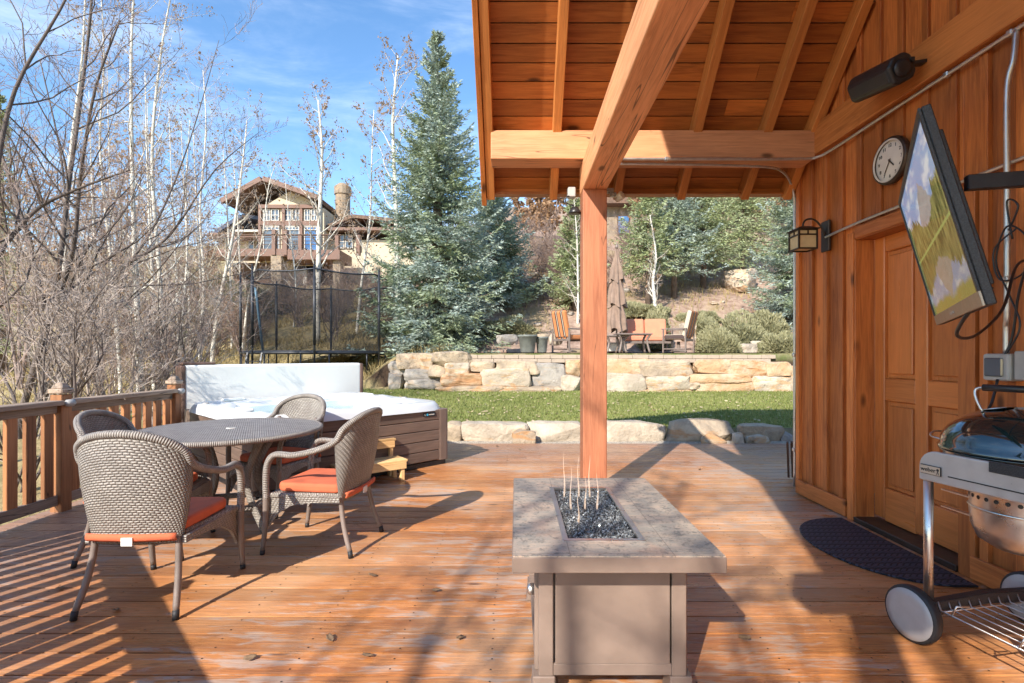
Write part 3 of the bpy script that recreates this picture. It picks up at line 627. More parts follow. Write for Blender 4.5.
# ---------------------------------------------------------------- hot tub
def hot_tub():
    ang=math.radians(46.5); c=Vector((-2.37,6.08,0)); S=1.13
    t=thing('hot_tub','square hot tub with pale shell and brown panelled sides, its cover lifted off','hot tub',c,ang)
    # local: +x towards right corner direction (.69,.72); -y is the front-right face
    mb=MB(); s=S-.04
    for k in range(4):
        R=Rz(k*PI/2)
        for i in range(5): mb.box(R@Vector((0,-s,.07+.118*i+.057)),(2*s-.24,.03,.112),R,ax=0)
    mb.build('side_panels','cabinet',t,bevel=.006)
    mb=MB(); mb.box((0,0,.22),(2*s-.06,2*s-.06,.36)); mb.build('cabinet_core','shade',t)
    mb=MB(); mb.box((0,0,.03),(2*s-.02,2*s-.02,.058)); mb.build('base_skid','black',t,bevel=.005)
    for sx in(-1,1):
        for sy in(-1,1):
            mb=MB(); q=s-.065; mb.prism([(x+sx*q,y+sy*q) for x,y in rrect(.17,.17,.05)],.06,.66); mb.build('corner_panel','cabcorner',t,bevel=.004)
    # shell as height field
    def shell(u,v):
        a=u*2-1;b=v*2-1
        m=max(abs(a),abs(b)); 
        # map square grid to rounded square
        k=(abs(a)**8+abs(b)**8)**(1/8.) if m>0 else 1
        x=a*m/k if k else 0; y=b*m/k if k else 0
        rr=m
        if rr>.965: e=(rr-.965)/.035; return Vector((x*S*(1),y*S,.735-.085*e))
        z=.735+.012*math.sin(rr*9)
        if rr<.84:
            w=sm(.84,.60,rr); z=.742-.20*w
            an=math.atan2(b,a); z+=.075*(math.cos(an*4+.6)*.5+.5)*sm(.84,.72,rr)*sm(.45,.62,rr)+.03*math.cos(an*9)*sm(.84,.75,rr)*sm(.55,.65,rr)
        # pillow / filter housing bumps
        for bx,by,h,sg in((.35,-.86,.03,.09),(-.3,-.86,.02,.08),(-.84,.1,.025,.12),(.84,.15,.02,.1),(-.86,-.75,.02,.08),(.8,.8,.02,.1)):
            z+=h*math.exp(-((a-bx)**2+(b-by)**2)/sg**2)
        return Vector((x*S,y*S,z))
    mb=MB(); mb.grid(shell,84,84); sh=mb.build('shell','shell',t)
    mb=MB(); mb.prism(rrect(1.5*S,1.5*S,.3,8),.60,.664); mb.build('water','water',t)
    for bx,by,rz in((.1,-.82,0),(-.83,-.35,PI/2),(-.55,.83,0),(.83,.45,PI/2)):
        mb=MB(); mb.box((bx*S,by*S,.752),(.26,.10,.035),Rz(rz)); mb.build('headrest','cover',t,bevel=.015,seg=2)
    for bx,by in((.42,-.89),(-.5,-.9),(-.89,.55),(.88,-.3)):
        mb=MB(); mb.lathe([(.035,.735),(.035,.757),(.02,.762),(0,.762)],(bx*S,by*S,0),14); mb.build('control_knob','dullgrey',t)
    mb=MB(); mb.box((S-.31,-s-.017,.61),(.17,.012,.045)); b=mb.build('name_badge','black',t,bevel=.003)
    R=Matrix.Rotation(PI/2,4,'X')
    text_mesh('L',.035,'white','badge_letter',b,Matrix.Translation((S-.375,-s-.0245,.61))@R)
    mb=MB(); mb.lathe([(0,0),(.014,0)],(S-.345,-s-.0245,.61),16,R=Matrix.Rotation(PI/2,3,'X'),cap=False); mb.build('badge_dot','badgeblue',b)
    mb=MB(); mb.box((S-.285,-s-.0235,.61),(.075,.001,.010)); mb.build('badge_bar','white',b)
    # cover standing on the rear-left edge (local +? : L(-,+) to B): the edge at local y=+S
    cv=thing('hot_tub_cover','folded white vinyl hot tub cover standing upright behind the tub','tub cover',c,ang)
    def pan(off,name,mat,x0,x1,z0,z1,w):
        mb=MB(); mb.box(((x0+x1)/2,off,(z0+z1)/2),(x1-x0,w,z1-z0)); return mb.build(name,mat,cv,bevel=.025,seg=3)
    EX=1.0
    return t,cv,c,ang,S
MT['badgeblue']=plain('badge_blue',(.05,.4,.6),.4)
tub,cov,tc,ta,tS=hot_tub()
def cover():
    S=tS; y=S+.075
    for i,off in enumerate((0,.125)):
        mb=MB(); mb.box((0.07,y+off,.665),(2*S+.06,.11,1.03),ax=0); mb.build('cover_panel','cover',cov,bevel=.03,seg=3)
    for sx in(-1,1):
        mb=MB(); mb.box((sx*(S+.04)+.07,y+.0625,.655),(.06,.25,1.04),ax=2); mb.build('end_flap','coverend',cov,bevel=.02,seg=2)
    mb=MB(); mb.box((-S+.20,y+.06,1.195),(.36,.2,.03),ax=0); mb.build('hinge_flap','coverend',cov,bevel=.01,seg=2)
    mb=MB(); mb.tube([(-S-.03,y,.2),(-S-.04,y+.02,.85)],.02,8); mb.tube([(-S-.045,y+.01,.55),(-S-.045,y+.01,.68)],.032,8); mb.build('lifter_arm','tramp',cov)
cover()
def steps():
    ang=math.radians(38)
    t=thing('tub_step','light pine two-tread step at the front of the hot tub','step',(-1.56,5.27,0),ang)
    W=.72
    for k,(z,y) in enumerate(((.40,.16),(.22,-.12))):
        mb=MB()
        for i in range(2): mb.box((0,y-.065+i*.13,z-.0125),(W,.124,.025),ax=0)
        mb.build('tread','pine',t,bevel=.004)
        mb=MB(); mb.box((0,y-.12,z-.06),(W-.03,.022,.07),ax=0); mb.build('riser_board','pine',t,bevel=.003)
        for sx in(-1,1):
            mb=MB(); mb.box((sx*(W/2-.05),y-.09,(z-.026)/2),(.04,.06,z-.026),ax=2); mb.build('leg','pine',t,bevel=.003)
            mb=MB(); mb.box((sx*(W/2-.05),y+.09,(z-.026)/2),(.04,.04,z-.026),ax=2); mb.build('leg','pine',t,bevel=.003)
steps()
# ---------------------------------------------------------------- fire table
def fire_table():
    t=thing('fire_table','taupe gas fire table with slate tile top and glass-filled burner tray','fire table',(.36,2.34,0))
    y0,y1=1.776,2.90; cx=.36; L=lambda x,y,z:(x-.36,y-2.34,z)
    hx=.37
    mb=MB(); bx0,bx1,by0,by1=.18,.485,1.92,2.69
    for (a,b,c,d) in((-.01,y0,.73,by0),(-.01,by1,.73,y1),(-.01,by0,bx0,by1),(bx1,by0,.73,by1)):
        mb.box(L((a+c)/2,(b+d)/2,.5915),(c-a,d-b,.017))
    # one joint pattern over the whole top
    for i,fc in enumerate(mb.f): mb.g[i]=[Vector((mb.v[k].x,mb.v[k].y,0)) for k in fc]
    mb.build('tabletop','slate',t)
    mb=MB()
    for (a,b,c,d) in((-.014,y0-.004,.734,y0+.012),(-.014,y1-.012,.734,y1+.004),(-.014,y0+.012,.002,y1-.012),(.718,y0+.012,.734,y1-.012)):
        mb.box(L((a+c)/2,(b+d)/2,.568),(c-a,d-b,.055))
    mb.box(L(.36,2.34,.56),(.715,1.1,.04)); mb.build('edge_frame','taupe',t,bevel=.003)
    mb=MB()
    for (a,b,c,d) in((bx0-.004,by0-.004,bx1+.004,by0+.018),(bx0-.004,by1-.018,bx1+.004,by1+.004),(bx0-.004,by0+.018,bx0+.018,by1-.018),(bx1-.018,by0+.018,bx1+.004,by1-.018)):
        mb.box(L((a+c)/2,(b+d)/2,.598),(c-a,d-b,.012))
    tr=mb.build('burner_tray','steel',t,bevel=.002)
    mb=MB(); mb.box(L(.3325,2.305,.578),(.29,.75,.008)); mb.build('burner_pan','cap',tr)
    n=9000; P0=np.stack([RS.uniform(bx0+.02,bx1-.02,n)-.36,RS.uniform(by0+.02,by1-.02,n)-2.34,.582+RS.rand(n)*.012],1)
    V=P0[:,None,:]+RS.normal(0,.0034,(n,3,3)); np_mesh('fire_glass',V,3,'fireglass',tr)['kind']='stuff'
    # flames: thin upright tongues
    for i in range(7):
        cl,row=i%3,i//3; x=.245+cl*.062+row*.012+random.uniform(-.006,.006); y=2.56-row*.20
        h=(.24,.19,.13)[row]*random.uniform(.75,1.1)
        pts=[(x-.36+.003*math.sin(k*.7+i),y-2.34+.004*math.sin(k+i),.585+h*k/9) for k in range(10)]
        mb=MB(); mb.tube(pts,[q*.8 for q in (.0050,.0062,.0055,.0042,.0034,.0028,.0023,.0019,.0014,.0006)],8,flat=.5); mb.build('flame','flame',tr)
    B0,B1,C0,C1=.085,.64,1.93,2.76
    mb=MB(); mb.box(L((B0+B1)/2,(C0+C1)/2,.32),(B1-B0-.03,C1-C0-.03,.43)); mb.build('cabinet','taupe',t)
    mb=MB(); e=.03
    # front frame: stiles + rails proud of the panel
    for yy in(C0,C1):
        for x in(B0+.0275,B1-.0275): mb.box(L(x,yy,.32),(.055,.035,.45))
        mb.box(L((B0+B1)/2,yy,.525),(B1-B0-.11,.03,.035)); mb.box(L((B0+B1)/2,yy,.118),(B1-B0-.11,.03,.045))
    for xx in(B0,B1):
        for y in(C0+.045,C1-.045): mb.box(L(xx+(.001 if xx==B0 else -.001),y,.32),(.03,.05,.449))
        mb.box(L(xx,(C0+C1)/2,.525),(.026,C1-C0-.14,.034)); mb.box(L(xx,(C0+C1)/2,.118),(.026,C1-C0-.14,.044))
    mb.build('panel_frame','taupe',t,bevel=.003)
    mb=MB(); mb.box(L((B0+B1)/2,C0-.016,.322),(B1-B0-.125,.004,.36)); mb.build('access_panel','taupe',t,bevel=.0015)
    for x in(B0+.02,B1-.02):
        for y in(C0+.02,C1-.02):
            mb=MB(); mb.box(L(x,y,.075),(.085,.085,.04)); mb.box(L(x,y,.035),(.10,.10,.068),taper=.85); mb.build('foot','taupe',t,bevel=.004)
    mb=MB(); mb.lathe([(.022,0),(.022,.02),(.014,.028),(0,.028)],L(B0-.012,2.05,.36),14,R=Matrix.Rotation(-PI/2,3,'Y')); mb.build('control_knob','steel',t)
fire_table()
# ---------------------------------------------------------------- wall fittings
def conduit(label,paths,straps=(),rad=.0125):
    p0=Vector(paths[0][0]); t=thing('conduit_pipe',label,'conduit',p0)
    mb=MB()
    for p in paths: mb.tube([Vector(q)-p0 for q in p],rad,8)
    mb.build('pipe','galv',t)
    for q,ax in straps:
        mb=MB(); mb.box(Vector(q)-p0,(.034,.034,.034)); mb.build('coupling','galv',t,bevel=.006)
Xc=2.645
zc1=3.005
conduit('upper galvanised conduit running under the header board and along the cross beam',
 [spline([(.82,4.41,2.995),(1.6,4.41,2.995),(2.45,4.41,2.995),(2.58,4.37,2.997),(2.615,4.2,3.0),(2.62,3.6,3.005),(2.62,2.8,3.005),(2.62,1.5,3.005),(2.62,-.5,3.005)],5)],[((2.62,2.70,3.005),0),((2.62,3.1,3.005),0),((1.3,4.41,2.995),0)])
conduit('thin conduit from the cross beam bending down the corner of the cedar wall',
 [spline([(.84,4.44,2.965),(1.6,4.46,2.965),(2.2,4.5,2.96),(2.42,4.62,2.955),(2.58,4.78,2.90),(2.64,4.84,2.78),(2.648,4.852,2.5),(2.648,4.852,1.2),(2.648,4.852,.05)],6)],[((2.648,4.852,1.3),0),((2.648,4.852,.4),0)],.011)
conduit('middle conduit running along the wall just above the door',
 [spline([(2.63,4.33,2.30),(2.63,3.9,2.318),(2.62,3.2,2.318),(2.62,2.2,2.318),(2.62,.5,2.318)],4)],[((2.62,2.95,2.318),0)],.011)
conduit('vertical conduit rising from the grey utility box to the header',
 [spline([(2.615,2.72,1.31),(2.615,2.72,1.45),(2.60,2.70,1.56),(2.60,2.70,2.2),(2.60,2.70,2.7),(2.605,2.67,2.85),(2.62,2.67,3.0)],5)],[((2.6,2.70,2.2),0),((2.6,2.7,1.7),0)],.014)
def utility_box():
    t=thing('utility_box','grey weatherproof outlet box with clear flap on the wall above the grill','outlet box',(2.60,2.72,1.235))
    mb=MB(); mb.box((0,0,0),(.09,.15,.145)); mb.build('housing','dullgrey',t,bevel=.012,seg=2)
    mb=MB(); mb.box((-.05,.005,0),(.012,.105,.10)); mb.build('flap','glass',t,bevel=.006)
    mb=MB(); mb.box((.0,-.14,0.01),(.06,.11,.15)); mb.build('side_housing','dullgrey',t,bevel=.006)
utility_box()
def cords():
    t=thing('power_cord','black power cord looping down from the television to the outlet box','cord',(2.5,2.6,1.6))
    o=Vector((2.5,2.6,1.6)); mb=MB()
    mb.tube([q-o for q in spline([(1.55,1.66,1.52),(1.50,1.70,1.43),(1.60,1.85,1.37),(1.85,2.05,1.38),(2.1,2.2,1.5),(2.3,2.35,1.7),(2.5,2.5,1.75),(2.56,2.6,1.6),(2.58,2.65,1.4),(2.56,2.68,1.28)],6)],.006,6)
    mb.tube([q-o for q in spline([(2.57,2.62,1.95),(2.55,2.72,1.86),(2.56,2.70,1.70),(2.57,2.58,1.72),(2.57,2.56,1.88),(2.56,2.66,1.97),(2.57,2.73,1.80),(2.57,2.66,1.62),(2.57,2.6,1.45),(2.56,2.66,1.31)],7)],.0048,6)
    mb.tube([q-o for q in spline([(2.57,2.66,1.95),(2.56,2.60,2.06),(2.56,2.66,2.1),(2.57,2.64,1.9)],6)],.0048,6)
    mb.tube([q-o for q in spline([(2.55,2.7,1.17),(2.5,2.68,1.05),(2.45,2.66,1.0)],5)],.007,6)
    mb.build('cable','black',t)
cords()
def tv():
    A=Vector((1.19,1.5,2.03)); Dn=Vector((.19,.03,-.575)); e=Vector((.566,.824,0)); W=1.13; Hh=.61
    e.normalize(); dn=(Dn-e*Dn.dot(e)).normalized(); n=e.cross(dn); 
    if n.x>0: n=-n
    R=frame(e,-dn,n); R=frame(e,-dn,e.cross(-dn)) 
    nn=e.cross(-dn)      # right handed normal
    sgn=1 if nn.x<0 else -1
    t=thing('television','tilted black outdoor television showing a mountain lake, swung out from the wall','television',A)
    c=e*W/2+dn*Hh/2
    bk=-nn*sgn; 
    def bx(u0,u1,v0,v1,d0,d1,name,mat,bev=.003,par=t):
        mb=MB(); p=e*(u0+u1)/2+dn*(v0+v1)/2+bk*(d0+d1)/2; mb.box(p,(u1-u0,v1-v0,d1-d0),R); return mb.build(name,mat,par,bevel=bev)
    bx(0,W,0,Hh,0,.024,'casing','satin'); bx(.08,W-.08,.06,Hh-.06,.025,.045,'back_housing','satin')
    b=.022
    bz=bx(.001,W-.001,Hh-.045,Hh-.001,-.008,-.001,'bezel','bezel',.001)
    bx(.001,W-.001,.001,b,-.008,-.001,'bezel','satin',.001); bx(.001,b,b,Hh-.045,-.008,-.001,'bezel','satin',.001); bx(W-b,W-.001,b,Hh-.045,-.008,-.001,'bezel','satin',.001)
    bx(W*.46,W*.54,Hh-.027,Hh-.018,-.010,-.0085,'logo_strip','dullgrey',0,bz)
    mb=MB(); 
    q=[e*b+dn*(Hh-.045),e*(W-b)+dn*(Hh-.045),e*(W-b)+dn*b,e*b+dn*b]; q=[p-bk*.002 for p in q]
    mb.v=q if False else []
    mb.v=[p for p in q]; g=[Vector((0,0,0)),Vector((1,0,0)),Vector((1,1,0)),Vector((0,1,0))]
    mb.face([0,1,2,3],g,.5,0); mb.build('screen','screen',t)
    # arm
    mb=MB(); p=c+bk*.09; wall=Vector((2.64,1.95,1.93))-A
    mb.box(p,(.26,.26,.02),R); el=Vector((2.25,1.72,1.93))-A
    pc=c+bk*.10; pc.z=1.93-A.z+.0
    mb.bar(pc,el,.03,.055); mb.bar(el,wall,.03,.055); mb.box(wall,(.03,.1,.3)); mb.tube([el-Vector((0,0,.045)),el+Vector((0,0,.045))],.028,10); mb.build('wall_arm','black',t,bevel=.003)
MT['bezel']=plain('brushed_bezel',(.30,.25,.20),.35,.6,.1,30,0)
tv()
def clock():
    t=thing('wall_clock','round wall clock with dark rim and cream face above the door','clock',(2.645,3.57,2.66))
    R=Matrix.Rotation(-PI/2,3,'Y')
    mb=MB(); mb.lathe([(.13,-.0),(.16,.0),(.165,.02),(.16,.04),(.145,.045),(.138,.03)],(0,0,0),40,R=R,cap=False); mb.build('rim','bronze',t)
    mb=MB(); mb.lathe([(0,.026),(.14,.026)],(0,0,0),40,R=R,cap=False); fa=mb.build('face','clockface',t)
    mb=MB(); mb.lathe([(.146,.0455),(.136,.047),(.134,.04)],(0,0,0),40,R=R,cap=False); mb.build('inner_ring','white',t)
    # face plane: normal -X ; seen from -X, right is -Y
    M0=Matrix(((0,0,-1,0),(-1,0,0,0),(0,1,0,0),(0,0,0,1)))
    for h in range(1,13):
        a=math.radians(90-30*h); text_mesh(str(h),.034,'black','numeral',fa,Matrix.Translation((-.028,-.107*math.cos(a),.107*math.sin(a)))@M0)
    for ang,l,w in((137,.06,.009),(210,.09,.006)):
        a=math.radians(90-ang); d=Vector((0,-math.cos(a),math.sin(a))); mb=MB(); mb.bar(Vector((-.032,0,0))-d*.015,Vector((-.032,0,0))+d*l,w,.002,up=(-1,0,0)); mb.build('hand','black',t)
    mb=MB(); mb.lathe([(0,.036),(.006,.036),(.006,.03)],(0,0,0),10,R=R,cap=False); mb.build('hub','black',t)
clock()
def speaker():
    t=thing('outdoor_speaker','black outdoor speaker bracketed to the header board above the clock','speaker',(2.42,3.40,3.14))
    R=Rz(0)@Matrix.Rotation(.20,3,'X')@Matrix.Rotation(-.5,3,'Y')
    # length along local y
    def prof(w,h,): return [(-w*.5,-h*.35),(-w*.32,-h*.5),(w*.32,-h*.5),(w*.5,-h*.3),(w*.5,h*.3),(w*.32,h*.5),(-w*.2,h*.5),(-w*.5,h*.25)]
    Q=R@frame((1,0,0),(0,0,1),(0,-1,0))
    mb=MB(); mb.prism(prof(.16,.17),-.21,.21,Q); mb.build('cabinet','black',t,bevel=.018,seg=3)
    mb=MB(); mb.prism([(x-.014,y) for x,y in prof(.145,.13)],-.19,.19,Q); mb.build('grille','satin',t,bevel=.01,seg=2)
    mb=MB(); mb.lathe([(0,.226),(.03,.228),(.052,.224),(.055,.215)],(0,0,0),20,R=Q,cap=False); mb.build('end_knob','black',t)
    mb=MB(); mb.bar((.05,-.16,.0),(.18,-.16,.02),.05,.02); mb.bar((.05,-.23,.0),(.05,.23,.04),.02,.03); mb.build('bracket','black',t)
speaker()
def sconce():
    t=thing('wall_lantern','bronze mission-style wall lantern with amber glass left of the door','lantern',(2.65,4.34,2.31))
    mb=MB(); mb.box((-.012,0,0),(.024,.11,.26)); mb.build('backplate','bronze',t,bevel=.005)
    mb=MB(); mb.tube(spline([(-.02,0,.0),(-.06,0,.09),(-.12,0,.145),(-.18,0,.14),(-.205,0,.11),(-.208,0,.07)],5),.008,8); mb.build('arm','bronze',t)
    cx=-.208; z0,z1=-.115,.04; w=.075
    b=MB()
    for sx in(-1,1):
        for sy in(-1,1): b.box((cx+sx*w,sy*w,(z0+z1)/2),(.013,.013,z1-z0))
    for z in(z0,z1,z0+.115):
        for s in(-1,1): b.box((cx+s*w,0,z),(.012,2*w+.012,.012)); b.box((cx,s*w,z),(2*w+.012,.0118,.0118))
    for s in(-1,1): b.box((cx+s*w,.0,z0+.135),(.010,.010,.04)); b.box((cx,s*w,z0+.135),(.010,.010,.04))
    cg=b.build('lantern_cage','bronze',t)
    mb=MB(); mb.box((cx,0,(z0+z1)/2),(2*w-.006,2*w-.006,z1-z0-.01)); mb.build('glass_panes','lampglass',t)
    mb=MB(); mb.lathe([(.135,.046),(.135,.052),(.05,.078),(.02,.085),(0,.085)],(cx,0,0),4,R=Rz(PI/4),smooth=False); 
    mb.build('roof','bronze',t)
sconce()
def floods():
    t=thing('flood_lamp','small white floodlight on the right side of the porch post top','floodlight',(.86,4.60,2.72))
    mb=MB(); mb.lathe([(0,-.05),(.035,-.05),(.042,-.03),(.05,.045),(.045,.05),(0,.05)],(.06,-.06,-.015),18,R=Euler((math.radians(70),0,math.radians(35))).to_matrix()*.75); mb.build('lamp_head','white',t)
    mb=MB(); mb.tube([(-.03,.0,.05),(.0,-.01,.04),(.03,-.03,.01)],.012,8); mb.box((-.02,0,.06),(.07,.07,.03)); mb.box((.02,.02,.03),(.05,.05,.03)); mb.build('mount','dullgrey',t)
    t=thing('flood_lamp','grey sensor box and dark lamp on the left side of the post top','floodlight',(.50,4.60,2.76))
    mb=MB(); mb.box((0,0,.0),(.07,.08,.09)); mb.build('sensor_box','dullgrey',t,bevel=.008)
    mb=MB(); mb.tube(spline([(0,-.03,-.03),(-.05,-.04,-.05),(-.05,-.04,-.1),(.02,-.03,-.12)],4),.006,6); mb.build('cable','black',t)
    mb=MB(); mb.lathe([(0,.06),(.03,.05),(.06,0),(.058,-.005),(0,-.005)],(.03,.0,-.18),18); mb.build('lamp_head','black',t)
floods()
def doormat():
    t=thing('doormat','half-round black ribbed rubber doormat in front of the door','doormat',(2.52,3.46,0))
    poly=[(.06,-.62),(.06,.58)]+[(.06-.56*math.sin(a)**.8 if math.sin(a)>0 else .06,-.02+.60*math.cos(a)) for a in [PI*k/20 for k in range(1,20)]]
    mb=MB(); mb.prism(poly,.002,.014); o=mb.build('mat_body','mat',t,bevel=.004)
doormat()
def board():
    t=thing('leaning_board','dark weathered board leaning against the house corner by the lawn','board',(2.70,5.3,0))
    mb=MB(); mb.bar((.22,.05,.02),(.10,-.15,.42),.05,.03); mb.bar((.16,.05,.02),(.04,-.15,.42),.02,.025); mb.build('plank','shade',t,bevel=.003)
board()
# ---------------------------------------------------------------- grill
def grill():
    O=Vector((1.85,2.33,0)); a=math.atan2(-.98,.2)
    t=thing('charcoal_grill','kettle charcoal grill with green lid in a silver wheeled cart','grill',O,a)
    # local x toward the camera, local y away from viewer (to the right)
    L=1.15
    poly=[(0.0,.735),(L,.735),(L,.872)]+[(.075-.075*math.sin(k*PI/12),.797+.075*math.cos(k*PI/12)) for k in range(0,7)]
    # panel in (x,z) plane
    mb=MB(); mb.prism(poly,-.012,.012,frame((1,0,0),(0,0,1),(0,-1,0)),(0,0,0)); sp=mb.build('side_panel','silverpaint',t,bevel=.006,seg=2)
    mb=MB(); mb.box((.72,-.013,.853),(.86,.008,.042)); mb.build('handle_recess','satin',sp,bevel=.002)
    mb=MB(); mb.box((.62,-.0125,.775),(.98,.003,.005)); mb.build('groove','cap',sp)
    mb=MB(); mb.box((.058,-.016,.788),(.092,.008,.042)); bg=mb.build('badge','black',sp,bevel=.008,seg=2)
    mb=MB(); mb.box((.058,-.0205,.788),(.086,.002,.036)); mb.build('badge_plate','bezel2',bg,bevel=.0008)
    R=Matrix.Rotation(PI/2,4,'X'); text_mesh('weber',.026,'black','badge_lettering',bg,Matrix.Translation((.051,-.0222,.789))@R)
    mb=MB(); Q=Matrix.Rotation(PI/2,3,'X'); mb.lathe([(0,0),(.006,0)],(.093,-.0222,.794),12,R=Q,cap=False); mb.bar((.093,-.0222,.789),(.089,-.0222,.774),.0015,.0015); mb.bar((.093,-.0222,.789),(.098,-.0222,.774),.0015,.0015); mb.build('badge_emblem','black',bg)
    mb=MB(); mb.box((L/2+.02,.62,.80),(L,.024,.135)); mb.box((.04,.31,.78),(.024,.58,.07)); mb.build('back_panel','silverpaint',t,bevel=.006)
    mb=MB(); mb.box((.87,.31,.862),(.52,.59,.02)); mb.build('work_table','satin',t,bevel=.004)
    for x,y in((.025,.012),(.06,.59),(1.1,.012),(1.1,.59)):
        mb=MB(); mb.tube([(x,y,.14),(x,y,.74)],.019,14); l=mb.build('leg','steel',t)
        mb=MB(); mb.tube([(x,y,.05),(x,y,.16)],.023,12); mb.build('leg_socket','cap',l)
    for y in(-.045,.65):
        Rw=Matrix.Rotation(PI/2,3,'X')
        mb=MB(); mb.lathe([(.104,-.022),(.118,-.024),(.124,-.012),(.124,.012),(.120,.022),(.106,.024)],(0,y,.124),36,R=Rw,cap=False); w=mb.build('wheel','cap',t)
        mb=MB(); mb.lathe([(0,.029),(.08,.029),(.110,.0265),(.113,.016)],(0,y,.124),36,R=Rw,cap=False); mb.lathe([(0,-.022),(.104,-.018)],(0,y,.124),36,R=Rw,cap=False); mb.build('hubcap','hub',w)
    mb=MB()
    pl=[(0,.13),(0,.20),(.1,.205),(.3,.215),(.5,.205),(.60,.20),(.60,.13),(.5,.15),(.3,.165),(.1,.15)]
    mb.prism(pl,-.02,.02,frame((0,1,0),(0,0,1),(1,0,0)),(.045,0,0)); mb.build('axle_bracket','satin',t,bevel=.004)
    mb=MB(); 
    for i in range(11): y=.02+i*.056; mb.tube([(.06,y,.20),(.075,y,.165),(1.08,y,.165)],.0035 if i else .005,6)
    for x in(.075,.35,.62,1.06): mb.tube([(x,.02,.16),(x,.58,.16)],.004,6)
    for x in(.12,.37,.7): mb.tube([(x,.02,.165),(x+.02,.02,.215),(x+.03,.075,.215)],.004,6)
    mb.tube([(.06,.02,.215),(.4,.02,.14),(1.08,.02,.14)],.005,6) if False else None
    mb.build('wire_rack','steel',t)
    kc=Vector((.20,.305,0)); r=.285
    mb=MB(); mb.lathe([(0,.66),(.10,.67),(.19,.705),(.245,.75),(.278,.81),(r,.872),(r+.004,.876),(r-.006,.876)],kc,48,cap=False); mb.build('bowl','enamel',t)
    pr=[(r+.006,.882),(r+.008,.892),(r,.90)]+[((r)*math.cos(a),.90+.175*math.sin(a)) for a in [k*PI/2/10 for k in range(1,11)]]
    mb=MB(); mb.lathe(pr,kc,64,cap=False); ld=mb.build('lid','enamel',t)
    mb=MB(); mb.lathe([(.055,0),(.055,.004),(0,.006)],kc+Vector((-.06,-.06,1.062)),24,R=Matrix.Rotation(-.25,3,'Y'),cap=False); mb.build('lid_vent','steel',ld)
    mb=MB()
    mb.tube(spline([kc+Vector(q) for q in((-.07,-.13,1.05),(-.10,-.13,1.12),(-.09,-.12,1.155),(.02,-.1,1.16),(.13,-.08,1.155),(.14,-.08,1.12),(.12,-.08,1.055))],4),.006,8); mb.build('handle_bracket','steel',ld)
    mb=MB(); mb.tube([kc+Vector((-.075,-.12,1.157)),kc+Vector((.12,-.08,1.157))],.015,10); mb.build('lid_handle','black',ld)
    mb=MB(); mb.bar((-.09,.24,.905),(-.0,.25,.90),.02,.018); mb.build('side_handle','black',t,bevel=.004)
    mb=MB(); mb.tube(spline([(-.02,.18,.90),(-.09,.17,.91),(-.125,.22,.925),(-.13,.28,.925),(-.09,.33,.91),(-.02,.33,.90)],4),.0045,6); mb.build('lid_rest','steel',t)
    mb=MB(); mb.lathe([(0,.455),(.10,.46),(.155,.495),(.176,.55),(.182,.62),(.182,.715),(.188,.722)],kc,48,cap=False); ac=mb.build('ash_catcher','steel',t)
    mb=MB(); mb.lathe([(.183,.628),(.187,.633),(.183,.638)],kc,48,cap=False); mb.build('band','steel',ac)
    mb=MB()
    for k in range(30):
        aa=k*2*PI/30; d=Vector((math.cos(aa),math.sin(aa),0)); mb.lathe([(0,0),(.009,0)],kc+d*.1828+Vector((0,0,.682)),10,R=frame(Vector((-d.y,d.x,0)),Vector((0,0,1)),d),cap=False)
    mb.build('vent_holes','cap',ac)
    for z_,w_ in((.66,.02),(.58,.022)): mb=MB(); mb.bar(kc+Vector((-.12,-.12,z_)),kc+Vector((-.265,-.10,z_)),w_,.006); mb.build('damper_handle','steel',ac)
    b=thing('tin_can','small pale can lying on the grill cart wire rack','can',(2.10,1.97,.172))
    mb=MB(); mb.lathe([(.035,0),(.037,.004),(.035,.01),(.035,.085),(.037,.09),(.03,.092),(0,.09)],(0,0,0),18); mb.build('can_body','white',b)
MT['bezel2']=plain('pale_badge_plate',(.55,.44,.33),.4,.3,.05,20,0)
MT['hub']=plain('grey_hubcap',(.42,.40,.385),.45,.1,.05,20,.1)
grill()
